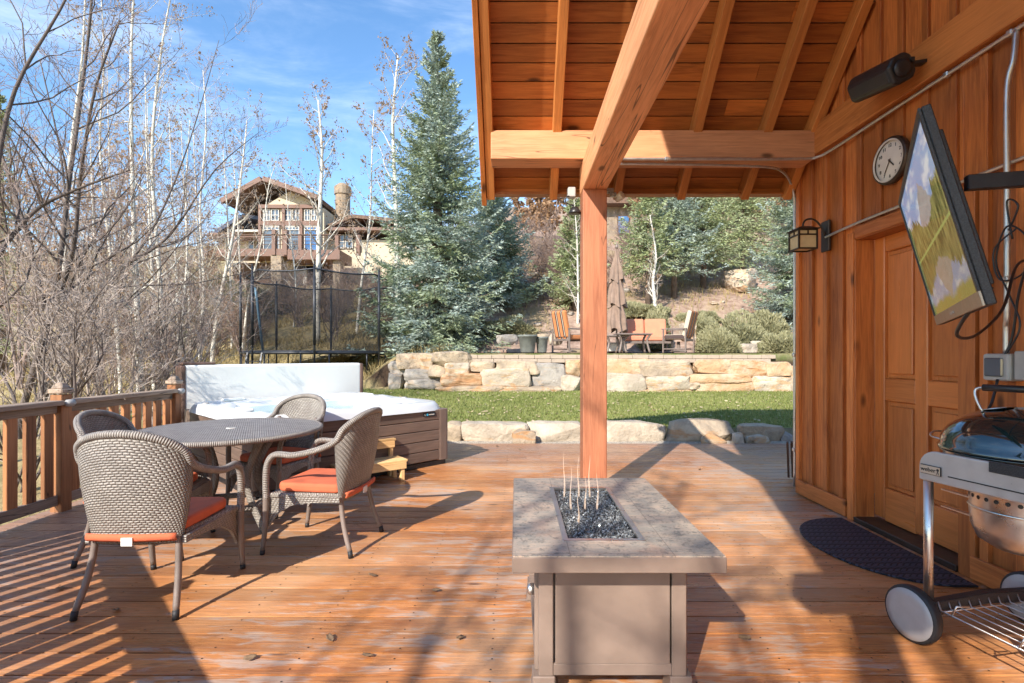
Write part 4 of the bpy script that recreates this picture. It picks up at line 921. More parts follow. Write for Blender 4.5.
# ---------------------------------------------------------------- boulders
def rock(name_mat,c,size,rz=0,seed=0,box=.75,npt=34,bev=.12,label='',group=None,name='boulder'):
    rng=random.Random(seed); bm=bmesh.new(); sx,sy,sz=size
    for i in range(npt):
        v=Vector((rng.gauss(0,1),rng.gauss(0,1),rng.gauss(0,1))).normalized()
        m=max(abs(v.x),abs(v.y),abs(v.z)); v=v.lerp(v/m,box); k=rng.uniform(.90,1.0)
        bm.verts.new((v.x*k*.52,v.y*k*.52,v.z*k*.52))
    for X in(-1,1):
        for Y in(-1,1):
            for Z in(-1,1):
                if rng.random()<box: bm.verts.new((X*rng.uniform(.38,.48),Y*rng.uniform(.38,.48),Z*rng.uniform(.36,.48)))
    r=bmesh.ops.convex_hull(bm,input=bm.verts); bmesh.ops.delete(bm,geom=list({g for g in r['geom_interior'] if isinstance(g,bmesh.types.BMVert)}|{g for g in r['geom_unused'] if isinstance(g,bmesh.types.BMVert)}),context='VERTS')
    bmesh.ops.triangulate(bm,faces=bm.faces)
    bmesh.ops.subdivide_edges(bm,edges=bm.edges,cuts=2,use_grid_fill=True); bmesh.ops.smooth_vert(bm,verts=bm.verts,factor=.28,use_axis_x=True,use_axis_y=True,use_axis_z=True)
    bmesh.ops.triangulate(bm,faces=bm.faces); bmesh.ops.subdivide_edges(bm,edges=bm.edges,cuts=1,use_grid_fill=True)
    bmesh.ops.triangulate(bm,faces=bm.faces); bmesh.ops.recalc_face_normals(bm,faces=bm.faces)
    for v in bm.verts:
        q=v.co*2.2+Vector((seed*3.1,0,seed)); q2=Vector((v.co.x*sx,v.co.y*sy,v.co.z*sz))*9+Vector((seed,0,0))
        v.co*=1+noise.noise(q)*.12+noise.noise(q2)*.05
        v.co=Vector((v.co.x*sx*1.03,v.co.y*sy*1.03,v.co.z*sz*1.02))
    me=bpy.data.meshes.new(name); bm.to_mesh(me); bm.free(); me.materials.append(MT[name_mat])
    o=bpy.data.objects.new(name,me); COL.objects.link(o); o.location=c; o.rotation_euler=(0,0,rz)
    return tag(o,label,'boulder' if name=='boulder' else 'stone',group)
def wy(px): # wall face distance
    X=(px-516)/F*12.45
    return 12.45+(.95*sm(-1.2,-3.4,X) if X<-1.2 else 0)
G='boulders of the stacked retaining wall'
rocks=[
(470,494,362,373,'boulder','cream boulder at the top left of the retaining wall, under the planters'),
(496,538,361,374,'boulder','long sloping cream slab in the top course left of the grey square boulder'),
(441,482,374,386,'bouldero','rust-orange fronted boulder in the middle course, left end of the lawn wall'),
(481,531,369,386,'boulderpale','large pale cream boulder with notched underside left of the post'),
(532,566,365,388,'bouldergrey','big square grey boulder in the retaining wall just left of the post'),
(565,581,361,376,'bouldero','small orange-tinted boulder in the top course touching the post on the left'),
(561,582,377,394,'boulderpale','cream block in the bottom course touching the post on the left'),
(438,502,386,393,'boulder','low flat slab at the foot of the wall, leftmost on the lawn'),
(500,562,387,394,'boulder','thin base slab at the grass below the grey square boulder'),
(600,649,360,375,'bouldero','orange and cream boulder in the top course immediately right of the post'),
(640,695,361,377,'boulder','wide tan boulder in the top course, second right of the post'),
(694,732,360,373,'bouldero','layered orange boulder with ledges in the top course, third right of the post'),
(730,769,361,377,'bouldero','deep rust-brown boulder in the top course, fourth right of the post'),
(766,791,363,376,'bouldero','orange boulder with pointed right end near the top right of the wall'),
(788,812,366,379,'boulder','cream boulder in the top course beside the house corner'),
(600,648,375,395,'boulderpale','large cream block in the lower course immediately right of the post'),
(647,690,377,391,'boulderpale','smooth rectangular cream block in the lower course, second right of the post'),
(689,752,374,383,'bouldero','flat brown slab wedged between the two courses right of the post'),
(696,756,382,396,'bouldero','long orange-streaked boulder in the lower course, third right of the post'),
(689,700,382,389,'boulder','tiny chinking stone between two lower-course blocks right of the post'),
(753,793,377,395,'boulderpale','grey-cream vertical-grained boulder in the lower course near the house'),
(790,812,377,395,'boulder','cream boulder in the lower course beside the house corner'),
(628,695,390,397,'bouldero','low orange slab at the grass right of the post'),
(388,403,374,389,'bouldergrey','small striped grey stone at the far left foot of the rock pile'),
(389,412,362,374,'bouldergrey','tan-grey stone at the left edge of the rock pile by the trampoline'),
(397,426,354,369,'boulder','tan boulder leaning at the top left of the rock pile'),
(420,434,354,371,'boulder','upright rounded boulder at the top centre of the rock pile'),
(403,442,370,381,'bouldergrey','grey-tan slab in the middle of the rock pile'),
(404,444,380,389,'bouldergrey','dark flat slab at the bottom of the rock pile'),
(432,471,352,365,'boulder','pale stone at the top right of the rock pile under the big spruce'),
(444,472,363,375,'boulderpale','pale grey stone where the rock pile meets the lawn wall'),
(428,450,365,377,'boulder','small tan block in the right half of the rock pile'),
]
for i,(x0,x1,y0,y1,m,l) in enumerate(rocks):
    pc=(x0+x1)/2; Y=wy(pc)+ (.0 if y0>368 else .12)+random.uniform(-.04,.05)
    if x0<440: Y-=.05
    a=P(x0,y0,Y); b=P(x1,y1,Y); w=(b.x-a.x)*1.04; h=(a.z-b.z)*1.16
    rock(m,((a.x+b.x)/2,Y+.25,(a.z+b.z)/2),(w,.60,h),random.uniform(-.03,.03),i+11,box=.88,label=l,group=G)
# backing stones behind the wall so no void shows
erocks=[
(444,463,422,441,'boulder','small tan boulder at the deck edge beside the hot tub corner'),
(458,527,423,439,'boulderpale','long cream slab edging the deck left of the post'),
(512,535,430,441,'boulder','pointed stone in front of the long cream deck-edge slab'),
(528,584,423,438,'boulderpale','pale flat slab edging the deck directly left of the post'),
(596,669,422,437,'boulderpale','long flat cream slab edging the deck right of the post'),
(669,739,420,441,'boulder','big smooth tan boulder half in shade at the deck edge'),
(704,727,433,444,'boulder','small wedge-shaped boulder in front of the big tan deck-edge boulder'),
(735,747,433,445,'boulderpale','narrow upright pale stone between two deck-edge boulders'),
(742,786,425,445,'boulder','rounded tan boulder in shade near the house corner'),
(748,771,435,447,'boulderpale','low pale stone at the foot of the rounded shaded boulder'),
(781,806,431,448,'bouldergrey','grey boulder at the deck edge beside the house corner'),
]
for i,(x0,x1,y0,y1,m,l) in enumerate(erocks):
    front=l.startswith(('small wedge','narrow','low pale','pointed'))
    Y=7.55 if front else 7.78
    a=P(x0,y0,Y); b=P(x1,y1,Y); b.z-=.09; w=(b.x-a.x)*1.07; h=(a.z-b.z)*1.12
    rock(m,((a.x+b.x)/2,Y+(.08 if front else .18),(a.z+b.z)/2-.02),(w,.20 if front else .42,h),random.uniform(-.05,.05),i+71,box=.7 if 'slab' in l else .35,bev=.25,label=l,group='boulders edging the deck')
mid=[(680,695,292,310,16.9,'boulderpale','tall pale square-topped stone standing on the mulch behind the patio'),
(725,757,252,276,23,'boulderpale','large pale boulder on the slope right of centre'),
(548,563,334,345,14.2,'boulderpale','pale rounded boulder on the patio left of the striped armchair'),
(536,549,334,341,15,'boulder','small tan stone behind the planters'),
(734,756,344,354,14.0,'boulderpale','pale angular stone between the sage mounds beside the patio'),
(752,764,341,349,14.6,'boulderpale','small flat pale stone behind the angular stone by the mounds'),
(632,643,306,318,16.6,'boulderpale','small pointed pale stone right of the closed parasol'),
(700,728,312,316,17.2,'boulder','thin flat stone lying on the mulch behind the mounds'),
(786,800,330,336,16,'boulder','flat tan stone on the mulch beside the house corner'),
(790,806,281,286,20,'boulderpale','low pale stone high on the mulch by the right spruce'),
(480,500,300,312,20,'bouldergrey','grey boulder behind the second spruce'),
(497,517,335,345,15.2,'bouldergrey','grey flat boulder on the mulch left of the planters')]
for i,(x0,x1,y0,y1,Y,m,l) in enumerate(mid):
    a=P(x0,y0,Y); b=P(x1,y1,Y); z=min((a.z+b.z)/2, T((a.x+b.x)/2,Y)+(a.z-b.z)*.4) if Y>15.9 else (a.z+b.z)/2
    rock(m,((a.x+b.x)/2,Y,z),(b.x-a.x,(b.x-a.x)*.8,(a.z-b.z)*1.1),random.random(),i+101,box=.5,label=l)
base=[rock(m,(0,-60,0),(1,.8,.6),0,200+i,box=.4,label='pale angular stone scattered on the mulched slope behind the patio',group='stones scattered on the slope',name='slope_stone') for i,m in enumerate(('boulderpale','boulder','bouldergrey','boulderpale'))]
cnt=0
for k in range(120):
    Y=random.uniform(16.6,30); X=random.uniform(-1.5,.56*Y+.5)
    if noise.noise(Vector((X*.4,Y*.4,3)))<-.1: continue
    s=random.uniform(.12,.42)*(1+(Y-16)*.05); b=base[k%4]
    o=b if cnt<4 and (b.location.y<-50) else b.copy()
    if o is not b: COL.objects.link(o)
    o.location=(X,Y,T(X,Y)+s*.12); o.scale=(s,s*random.uniform(.7,1.1),s*random.uniform(.6,1)); o.rotation_euler=(0,0,random.uniform(0,6.28)); cnt+=1
# ---------------------------------------------------------------- patio and furniture
def patio():
    Z=1.36
    mb=MB(); mb.grid(lambda u,v:(-1.5+8.5*u,12.82+3.1*v,Z),10,6); tag(mb.build('patio','paver'),kind='structure')
    t=thing('patio_edging','two-course tan block edging along the front of the raised patio','wall',(2.3,12.8,1.1))
    for r in range(2):
        mb=MB(); x=-1.6-2.3
        while x<3.9:
            w=random.uniform(.30,.42); mb.box((x+w/2,.0+r*.02,.055+r*.10),(w-.006,.24,.094),ax=0); x+=w
        mb.build('block_course','edging',t,bevel=.008)
    return Z
PZ=patio()
def armchair(loc,rz,label):
    t=thing('patio_armchair',label,'armchair',loc,rz,'striped patio armchairs')
    W=.62
    mb=MB()
    for sx in(-1,1):
        x=sx*W/2
        mb.bar((x,-.30,0),(x,-.30,.62),.05,.035,up=(0,1,0)); mb.bar((x,.30,0),(x,.30,.62),.05,.035,up=(0,1,0)); mb.bar((x,-.33,.63),(x,.35,.63),.06,.03); mb.bar((x,-.3,.10),(x,.3,.10),.03,.03)
    mb.bar((-W/2,.28,.34),(W/2,.28,.34),.03,.06); mb.bar((-W/2,-.28,.34),(W/2,-.28,.34),.03,.06); mb.build('frame','patiofurn',t,bevel=.005)
    mb=MB(); mb.lathe([(.22,.02),(.22,.05),(.05,.08),(.04,.3)],(0,0,0),16); mb.build('swivel_base','patiofurn',t)
    mb=MB(); mb.box((0,.02,.42),(W-.08,.56,.13),ax=0); mb.build('seat_cushion','stripe',t,bevel=.04,seg=3)
    R=Matrix.Rotation(math.radians(14),3,'X')
    mb=MB()
    for k in range(1): mb.box((0,-.31,.76),(W-.08,.14,.72),R,ax=0)
    mb.build('back_cushion','stripe',t,bevel=.05,seg=3)
    return t
armchair((4.35,13.65,PZ),math.radians(52),'striped armchair with its back cushion to the right of the patio table')
armchair((1.42,13.75,PZ),math.radians(-50),'striped armchair left of the wooden post, by the planters')
def sofa():
    t=thing('patio_loveseat','salmon cushioned patio loveseat behind the low table','loveseat',(3.75,14.75,PZ),math.radians(176))
    mb=MB()
    for sx in(-1,1):
        x=sx*.68; mb.bar((x,-.3,0),(x,-.3,.6),.05,.035,up=(0,1,0)); mb.bar((x,.32,0),(x,.32,.6),.05,.035,up=(0,1,0)); mb.bar((x,-.33,.61),(x,.36,.61),.06,.03)
    mb.bar((-.68,.3,.3),(.68,.3,.3),.03,.07); mb.build('frame','patiofurn',t,bevel=.004)
    for sx in(-1,1):
        mb=MB(); mb.box((sx*.32,.02,.42),(.62,.6,.15)); mb.build('seat_cushion','sofa',t,bevel=.04,seg=3)
        mb=MB(); mb.box((sx*.32,-.26,.72),(.62,.16,.56),Matrix.Rotation(.2,3,'X')); mb.build('back_cushion','sofa',t,bevel=.05,seg=3)
sofa()
def ptable(loc,w,d,h,label,cat):
    t=thing('patio_table',label,cat,loc)
    mb=MB(); mb.box((0,0,h-.02),(w,d,.04)); mb.build('tabletop','patiofurn',t,bevel=.01)
    for sx in(-1,1):
        for sy in(-1,1):
            mb=MB(); mb.tube(spline([(sx*(w/2-.05),sy*(d/2-.05),h-.04),(sx*(w/2-.12),sy*(d/2-.1),h*.6),(sx*(w/2-.06),sy*(d/2-.06),0)],4),.028,8); mb.build('leg','patiofurn',t)
ptable((2.62,13.5,PZ),.62,.6,.46,'small brown side table beneath the closed parasol','side table')
ptable((3.05,13.35,PZ),.9,.6,.5,'low brown coffee table in front of the loveseat','coffee table')
def firebox():
    t=thing('storage_box','white and grey box under the closed parasol on the patio','box',(2.75,14.0,PZ))
    mb=MB(); mb.box((0,0,.14),(.5,.4,.2)); mb.build('box_body','white',t,bevel=.01); mb=MB(); mb.box((0,0,.26),(.54,.44,.04)); mb.build('box_lid','dullgrey',t,bevel=.01)
firebox()
def parasol():
    t=thing('closed_parasol','closed taupe patio parasol behind the wooden post','parasol',(2.80,14.2,PZ))
    mb=MB(); mb.tube([(0,0,.05),(0,0,2.98)],.025,10); mb.build('pole','patiofurn',t)
    mb=MB(); mb.lathe([(.28,0),(.28,.05),(.06,.09),(.04,.25)],(0,0,0),20); mb.build('base','patiofurn',t)
    mb=MB()
    tiers=[(.62,1.35,.02),(1.30,2.05,.0),(1.98,2.9,0)]
    for k,(z0,z1,o) in enumerate(tiers):
        def fn(u,v,z0=z0,z1=z1,k=k):
            a=u*2*PI; r0=(.27,.25,.20)[k]; r1=(.19,.15,.035)[k]
            r=r0*(1-v)+r1*v; r*=1+.20*math.sin(a*8+v*1.5+k)*(1-v*.6); r+=.02*math.sin(a*3+k+v*7)
            return (r*math.cos(a),r*math.sin(a),z0+(z1-z0)*v-.06*math.sin(a*4+k)*(1-v))
        mb.grid(fn,64,10)
    mb.build('canopy','umbfab',t)
    mb=MB(); mb.lathe([(.04,2.9),(.05,2.95),(.02,3.02),(0,3.05)],(0,0,0),12); mb.build('finial','patiofurn',t)
parasol()
def pot(loc,r,h,label):
    t=thing('planter',label,'planter',loc,0,'planters at the patio edge')
    mb=MB(); mb.lathe([(r*.66,0),(r*.72,.02),(r*.95,h-.06),(r*1.05,h-.05),(r*1.05,h),(r*.93,h),(r*.9,h-.06),(0,h-.06)],(0,0,0),22); mb.build('pot_body','pot',t)
pot((.30,13.25,PZ),.25,.46,'larger round grey-green planter at the patio edge')
pot((.68,13.4,PZ),.17,.42,'smaller grey-green planter nestled beside the larger one')
# ---------------------------------------------------------------- trampoline
def trampoline():
    C=Vector((-5.80,15.4)); R=2.2; z0=T(C.x,C.y)
    t=thing('trampoline','round trampoline with tall black mesh safety enclosure on the grassy slope','trampoline',(C.x,C.y,0))
    zf=1.36
    circ=lambda r,z,n=48:[(r*math.cos(2*PI*i/n),r*math.sin(2*PI*i/n),z) for i in range(n)]
    mb=MB(); mb.tube(circ(R,zf),.035,8,closed=True,upv=(0,0,1)); mb.build('frame_ring','tramp',t)
    mb=MB(); mb.tube(circ(R-.12,zf+.035),.10,8,closed=True,upv=(0,0,1),flat=.0+1); 
    for i,v in enumerate(mb.v): mb.v[i]=Vector((v.x,v.y,zf+.04+(v.z-zf-.035)*.22))
    mb.build('spring_pad','tramp',t)
    mb=MB(); mb.prism([(p[0],p[1]) for p in circ(R-.25,0)],zf+.0,zf+.01); mb.build('jumping_mat','cap',t)
    n=8
    for i in range(n):
        a=2*PI*(i+.33)/n; c,s=math.cos(a),math.sin(a); rp=R+.08; zg=T(C.x+rp*c,C.y+rp*s)
        mb=MB(); mb.tube([(rp*c,rp*s,zg),(rp*c,rp*s,zf+2.28)],.028,8); mb.tube([(rp*c,rp*s,zf+.2),(rp*c,rp*s,zf+2.0)],.040,8); 
        mb.tube([(rp*c,rp*s,zf+2.28),(rp*c,rp*s,zf+2.34)],.02,8); mb.build('net_pole','tramp',t)
        a2=a+.16; c2,s2=math.cos(a2),math.sin(a2); a3=a-.16; c3,s3=math.cos(a3),math.sin(a3); zg=T(C.x+R*c,C.y+R*s)
        mb=MB(); mb.tube([(R*c2,R*s2,zf),(R*c2,R*s2,zg+.03),(R*c3,R*s3,zg+.03),(R*c3,R*s3,zf)],.025,6); mb.build('leg','tramp',t)
    def net(u,v):
        a=u*2*PI; k=(u*n-.33)%1; sag=.07*math.sin(k*PI); r=(R-.1)*(1-.02*math.sin(k*PI)); return (r*math.cos(a),r*math.sin(a),zf+.05+(2.16-sag*1.0)*v)
    mb=MB(); mb.grid(net,96,6); mb.build('safety_net','net',t)
    mb=MB(); mb.tube([net(i/96,1) for i in range(96)],.022,6,closed=True,upv=(0,0,1)); mb.build('net_hem','tramp',t)
    mb=MB(); mb.tube([(-1.05,-1.6,zf+.05),(-1.2,-1.7,zf+1.75)],.035,6); mb.build('doorway_zip','badgeblue2',t)
    z2=T(C.x-1,C.y-2.4)
    mb=MB(); mb.bar((-1.2,-2.45,z2),(-1.2,-2.1,zf),.04,.03); mb.bar((-.8,-2.5,z2),(-.8,-2.15,zf),.04,.03)
    for k in range(3): mb.bar((-1.2,-2.40+.1*k,z2+.25+.28*k),(-.8,-2.45+.1*k,z2+.25+.28*k),.06,.02)
    mb.build('ladder','tramp',t)
MT['badgeblue2']=plain('faded_blue_webbing',(.12,.22,.30),.8)
trampoline()
# ---------------------------------------------------------------- far houses
def far_house():
    D=44.; X=lambda px:(px+5-516)/F*D; Z=lambda py:H-(py-355)/F*D
    O=Vector((X(285),D,Z(290)))
    t=thing('hillside_house','large cream and maroon gabled house with balconies high on the left hillside','house',O)
    def bx(mb,x0,x1,y0,y1,d0,d1,m=0): mb.box(Vector(((X(x0)+X(x1))/2,D+(d0+d1)/2,(Z(y0)+Z(y1))/2))-O,(abs(X(x1)-X(x0)),d1-d0,abs(Z(y0)-Z(y1))),m=m)
    b=MB(); bx(b,255,319,208,292,0,8); bx(b,315,425,236,300,1.5,9); bx(b,208,258,232,292,2,9)
    # gable triangle
    g=[(X(256),Z(208)),(X(318),Z(208)),(X(287),Z(190))]
    b.prism([(a-O.x,c-O.z) for a,c in g],0,.3,frame((1,0,0),(0,0,1),(0,-1,0)),(0,.3,0)); b.build('wall','stucco',t)
    def roof(p0,p1,p2,y0,y1,th,mat,name='roof',soff=None):
        m=MB()
        for a,c in((p0,p1),(p1,p2)):
            A=Vector((X(a[0]),0,Z(a[1])));Bq=Vector((X(c[0]),0,Z(c[1]))); d=(Bq-A); L=d.length; d.normalize(); n=Vector((-d.z,0,d.x)); 
            cc=(A+Bq)/2+n*th*.5; m.box(Vector((cc.x,D+(y0+y1)/2,cc.z))-O,(L,y1-y0,th),frame(d,Vector((0,1,0)),n))
        return m.build(name,mat,t)
    roof((226,207),(264,185),(316,203),-1.0,8,.35,'hroof'); roof((225,207.5),(264,185.5),(317,203.5),-1.3,-1.0,.40,'maroon','barge_board')
    m=MB(); A=[(232,205),(264,187),(310,202)]
    roof((196,236),(230,214),(258,218),1,9,.3,'broof'); roof((318,228),(345,216),(430,224),.5,9,.3,'hroof')
    b=MB(); bx(b,200,262,231,236,.6,9); bx(b,318,430,226,229,.4,9); b.build('eave_board','maroon',t)
    b=MB(); bx(b,226,256,229,231,.2,.6); b.build('gutter','white',t)
    # chimney
    rc=.66; zt=Z(176)-O.z; m=MB(); m.lathe([(rc,Z(240)-O.z),(rc,zt-.75),(rc+.1,zt-.7),(rc+.1,zt),(.4,zt+.3),(0,zt+.3)],Vector((X(326)-O.x,3,0)),14,smooth=False); m.build('chimney','hstone',t)
    # trims and windows of the gable bay
    b=MB()
    for x in(256,279.5,297,315): bx(b,x-1.4,x+1.4,208,262,-.25,0)
    bx(b,255,317,205.5,209,-.3,0); bx(b,257,314,221.5,226,-.22,0); b.build('bay_trim','maroon',t)
    def win(x0,x1,y0,y1,d,nx=1,ny=1,gl='glass',fr='white'):
        f=MB(); w=.5
        bx(f,x0,x1,y0,y0+w*1.2,d-.12,d); bx(f,x0,x1,y1-w*1.2,y1,d-.12,d); bx(f,x0,x0+w*1.2,y0+w*1.2,y1-w*1.2,d-.12,d); bx(f,x1-w*1.2,x1,y0+w*1.2,y1-w*1.2,d-.12,d)
        for i in range(1,nx): xx=x0+(x1-x0)*i/nx; bx(f,xx-.35,xx+.35,y0+w*1.2,y1-w*1.2,d-.10,d-.01)
        for i in range(1,ny): yy=y0+(y1-y0)*i/ny; bx(f,x0+w*1.2,x1-w*1.2,yy-.25,yy+.25,d-.09,d-.02)
        o=f.build('window',fr,t); p=MB(); bx(p,x0+.4,x1-.4,y0+.4,y1-.4,d-.05,d-.015); p.build('pane',gl,o)
    for x0,x1 in((259,266),(267,274.5),(280,287),(288,295),(300,306),(307,312.5)): win(x0,x1,209.8,221,-.02,2,2)
    for x0,x1,g_ in((259,275,'glass'),(281,295,'glass'),(300,312.5,'blueglass')): win(x0,x1,227,252,-.02,1,1,g_); 
    for x0,x1,g_ in((259,275,'glass'),(281,295,'glass'),(300,312.5,'blueglass')): win(x0,x1,226.2,230.5,-.06,4,1,g_)
    win(327,334,231,245,1.45,1,2); win(335,342.5,231,245,1.45,1,2); win(398,406,239,250,1.45,1,2); win(346,351,235,248,1.45,1,2); win(395,404,278,290,1.45,2,2,'glass','maroon')
    for x in(232,240,247): win(x,x+6,235,252,1.95,1,1)
    # balconies
    b=MB(); bx(b,214,296,254,261,-2.2,0); bx(b,296,345,256,265,-2.6,.5); b.build('balcony_deck','maroon',t)
    b=MB(); 
    for x in(244.5,281,292,306,341,361): bp=MB(); bx(bp,x-1.7,x+1.7,236 if x in(281,292) else 241,260,-2.3,-1.9); bp.build('balcony_post','maroon',t)
    b=MB(); 
    for yy in(243,246.5,250): bx(b,214,345,yy-.22,yy+.22,-2.2,-2.12)
    bx(b,214,345,240.5,241.6,-2.3,-2.1); b.build('balcony_railing','shade',t)
    for x0,x1 in((278,288),(337,344)):
        b=MB(); bx(b,x0,x1,260,297,-2.2,-1.2); b.build('stone_column','hstone',t)
    b=MB(); bx(b,228,277,263,290,-.1,-.02); bx(b,289,336,266,292,.0,.1); b.build('recess_shade','shade',t)  # flat dark slabs on the wall stand in for the shade of a recess
    b=MB(); bx(b,292,303,270,288,-.3,-.12); b.build('lower_door','white',t)
far_house()
def blue_house():
    D=38.; X=lambda px:(px-516)/F*D; Z=lambda py:H-(py-355)/F*D
    O=Vector((X(700),D,Z(285)))
    t=thing('slope_house','dark tan house with blue shutters half hidden behind the spruces','house',O)
    def bx(mb,x0,x1,y0,y1,d0,d1): mb.box(Vector(((X(x0)+X(x1))/2,D+(d0+d1)/2,(Z(y0)+Z(y1))/2))-O,(abs(X(x1)-X(x0)),d1-d0,abs(Z(y0)-Z(y1))))
    b=MB(); bx(b,604,830,206,300,0,8); b.build('wall','hstone',t)
    b=MB(); bx(b,600,836,198,207,-1,9); b.build('roof','hroof',t)
    for x0,x1,y0,y1 in((618,628,217,234),(619,630,255,269),(690,702,245,262),(757,766,246,270),(775,785,246,262),(640,650,222,236)):
        b=MB(); bx(b,x0-1,x1+1,y0-1,y1+1,-.15,-.02); w=b.build('window','shade',t); b=MB(); bx(b,x0,x1,y0,y1,-.2,-.151); b.build('pane','bluepane' if x0<640 else 'glass',w)
MT['bluepane']=plain('blue_painted_shutter',(.05,.17,.38),.5,0,.05,3,0)
blue_house()
# ---------------------------------------------------------------- vegetation
def spruce(label,base,h,rb,mat,seed,z0=.12,dens=1.,parent_group=None,trunk_r=None,asym=0,scale_n=1.):
    rng=np.random.RandomState(seed)
    t=thing('spruce_tree',label,'spruce',base,0,parent_group)
    tr=trunk_r or h*.014+.03
    mb=MB(); mb.tube([(0,0,-.3),(0.02,0,h*.3),(0,0.03,h*.7),(0,0,h)],[tr*1.2,tr,tr*.5,.01],8); mb.build('trunk','sbark',t)
    tw=MB(); P_=[];D_=[];S_=[]
    z=z0*h; k=0
    while z<h*.985:
        f=(z/h-z0)/(1-z0); L=rb*(1-f)**.95*(1-.12*math.exp(-f*9))+.05
        n=max(5,int(rng.randint(8,11)*(1 if f<.8 else .8)))
        ph=rng.rand()*6.28
        for i in range(n):
            az=ph+i*2*PI/n+rng.normal(0,.22); l=L*rng.uniform(.72,1.12); el=-.18+f*.85+rng.normal(0,.08)
            if rng.rand()<.06: continue
            zz=z+rng.normal(0,.09); d0=np.array([math.cos(az),math.sin(az),math.tan(el)]); side=np.array([-math.sin(az),math.cos(az),0])
            m=7; pts=[]
            for q in range(m+1):
                s=q/m; pts.append(np.array([0,0,zz])+d0*l*s+np.array([0,0,1])*(-.16*l*math.sin(s*PI*.8)+.16*l*s**3))
            tw.tube([Vector(p) for p in pts[:-1]],[max(.004,.022*(l/2)*(1-s/m*.85)) for s in range(m)],4,cap=False)
            for q in range(1,m+1):
                s=q/m; wl=l*(.42*(1-s)+.12)*(1 if s>.25 else s*3)
                nb=max(2,int(5*dens))
                for sd in(-1,1):
                    for b in range(nb):
                        ss=s-(b/nb)/m; pp=pts[q]*(1-b/nb)+pts[q-1]*(b/nb)
                        dd=side*sd*rng.uniform(.7,1)+d0*rng.uniform(.35,.85)+np.array([0,0,rng.normal(-.08,.16)]); dd/=np.linalg.norm(dd)
                        ln=wl*rng.uniform(.5,1.1); nt=max(1,int(ln/.085*dens))
                        for c in range(nt):
                            P_.append(pp+dd*ln*(c+rng.rand()*.6)/nt+np.array([0,0,-.10*ln*((c/nt))])); D_.append(dd); S_.append(rng.uniform(.07,.13)*scale_n)
            for b in range(4): P_.append(pts[-1]+rng.normal(0,.03,3)); D_.append(d0/np.linalg.norm(d0)); S_.append(.10*scale_n)
        z+=h*(.030+.012*rng.rand())*(1-.35*f)+.0; k+=1
    for i in range(25): P_.append(np.array([0,0,h*.97+.04*i*h*.03])); D_.append(np.array([0,0,1.])); S_.append(.08)
    tw.build('branches','sbark',t)
    P_=np.array(P_);D_=np.array(D_);S_=np.array(S_)[:,None]; n=len(P_)
    D_=D_+rng.normal(0,.35,(n,3)); D_/=np.linalg.norm(D_,axis=1)[:,None]
    U=np.cross(D_,rng.normal(0,1,(n,3))); U/=np.linalg.norm(U,axis=1)[:,None]
    Wd=S_*.20
    V=np.stack([P_-D_*S_*.25,P_+U*Wd+D_*S_*.3,P_+D_*S_*1.1,P_-U*Wd+D_*S_*.3],1)
    np_mesh('needles',V,4,mat,t,rnd=np.clip(rng.normal(.5,.28,n),0,1))
    return t,n
NT_=[]
def spr(px,by,top,Y,rbp,mat,seed,label,**k):
    X=(px-516)/F*Y; zb=T(X,Y); ztop=H-(top-355)/F*Y; h=ztop-zb; rb=rbp/F*Y
    t,n=spruce(label,(X,Y,zb),h,rb,mat,seed,**k); NT_.append(n)
spr(437,350,33,16.0,88,'needle',1,'tall full blue spruce standing behind the hot tub',z0=.05,dens=1.25)
spr(494,330,180,20.5,62,'needle',2,'shorter blue spruce just right of the tall spruce',z0=.08,dens=1.)
spr(575,330,196,20.0,34,'needlegreen',3,'greenish spruce behind the left striped armchair and the post',z0=.12,dens=.9)
spr(648,300,175,20.5,42,'needlegreen',4,'sparse spruce with pale trunk right of the closed parasol',z0=.30,dens=.75)
spr(674,300,150,21.5,52,'needle',5,'spruce in the middle of the background group above the loveseat',z0=.26,dens=.8)
spr(703,300,140,23.0,52,'needlegreen',6,'spruce behind the upright pale stone on the slope',z0=.24,dens=.8)
spr(742,290,150,25.0,56,'needlegreen',7,'spruce left of the bright blue spruce by the house',z0=.2,dens=.75)
spr(802,330,120,18.5,62,'needle',8,'bright blue spruce drooping beside the house corner',z0=.05,dens=1.)
spr(0,330,90,22,42,'needlegreen',9,'dark green spruce at the far left edge behind bare branches',z0=.1,dens=.7)
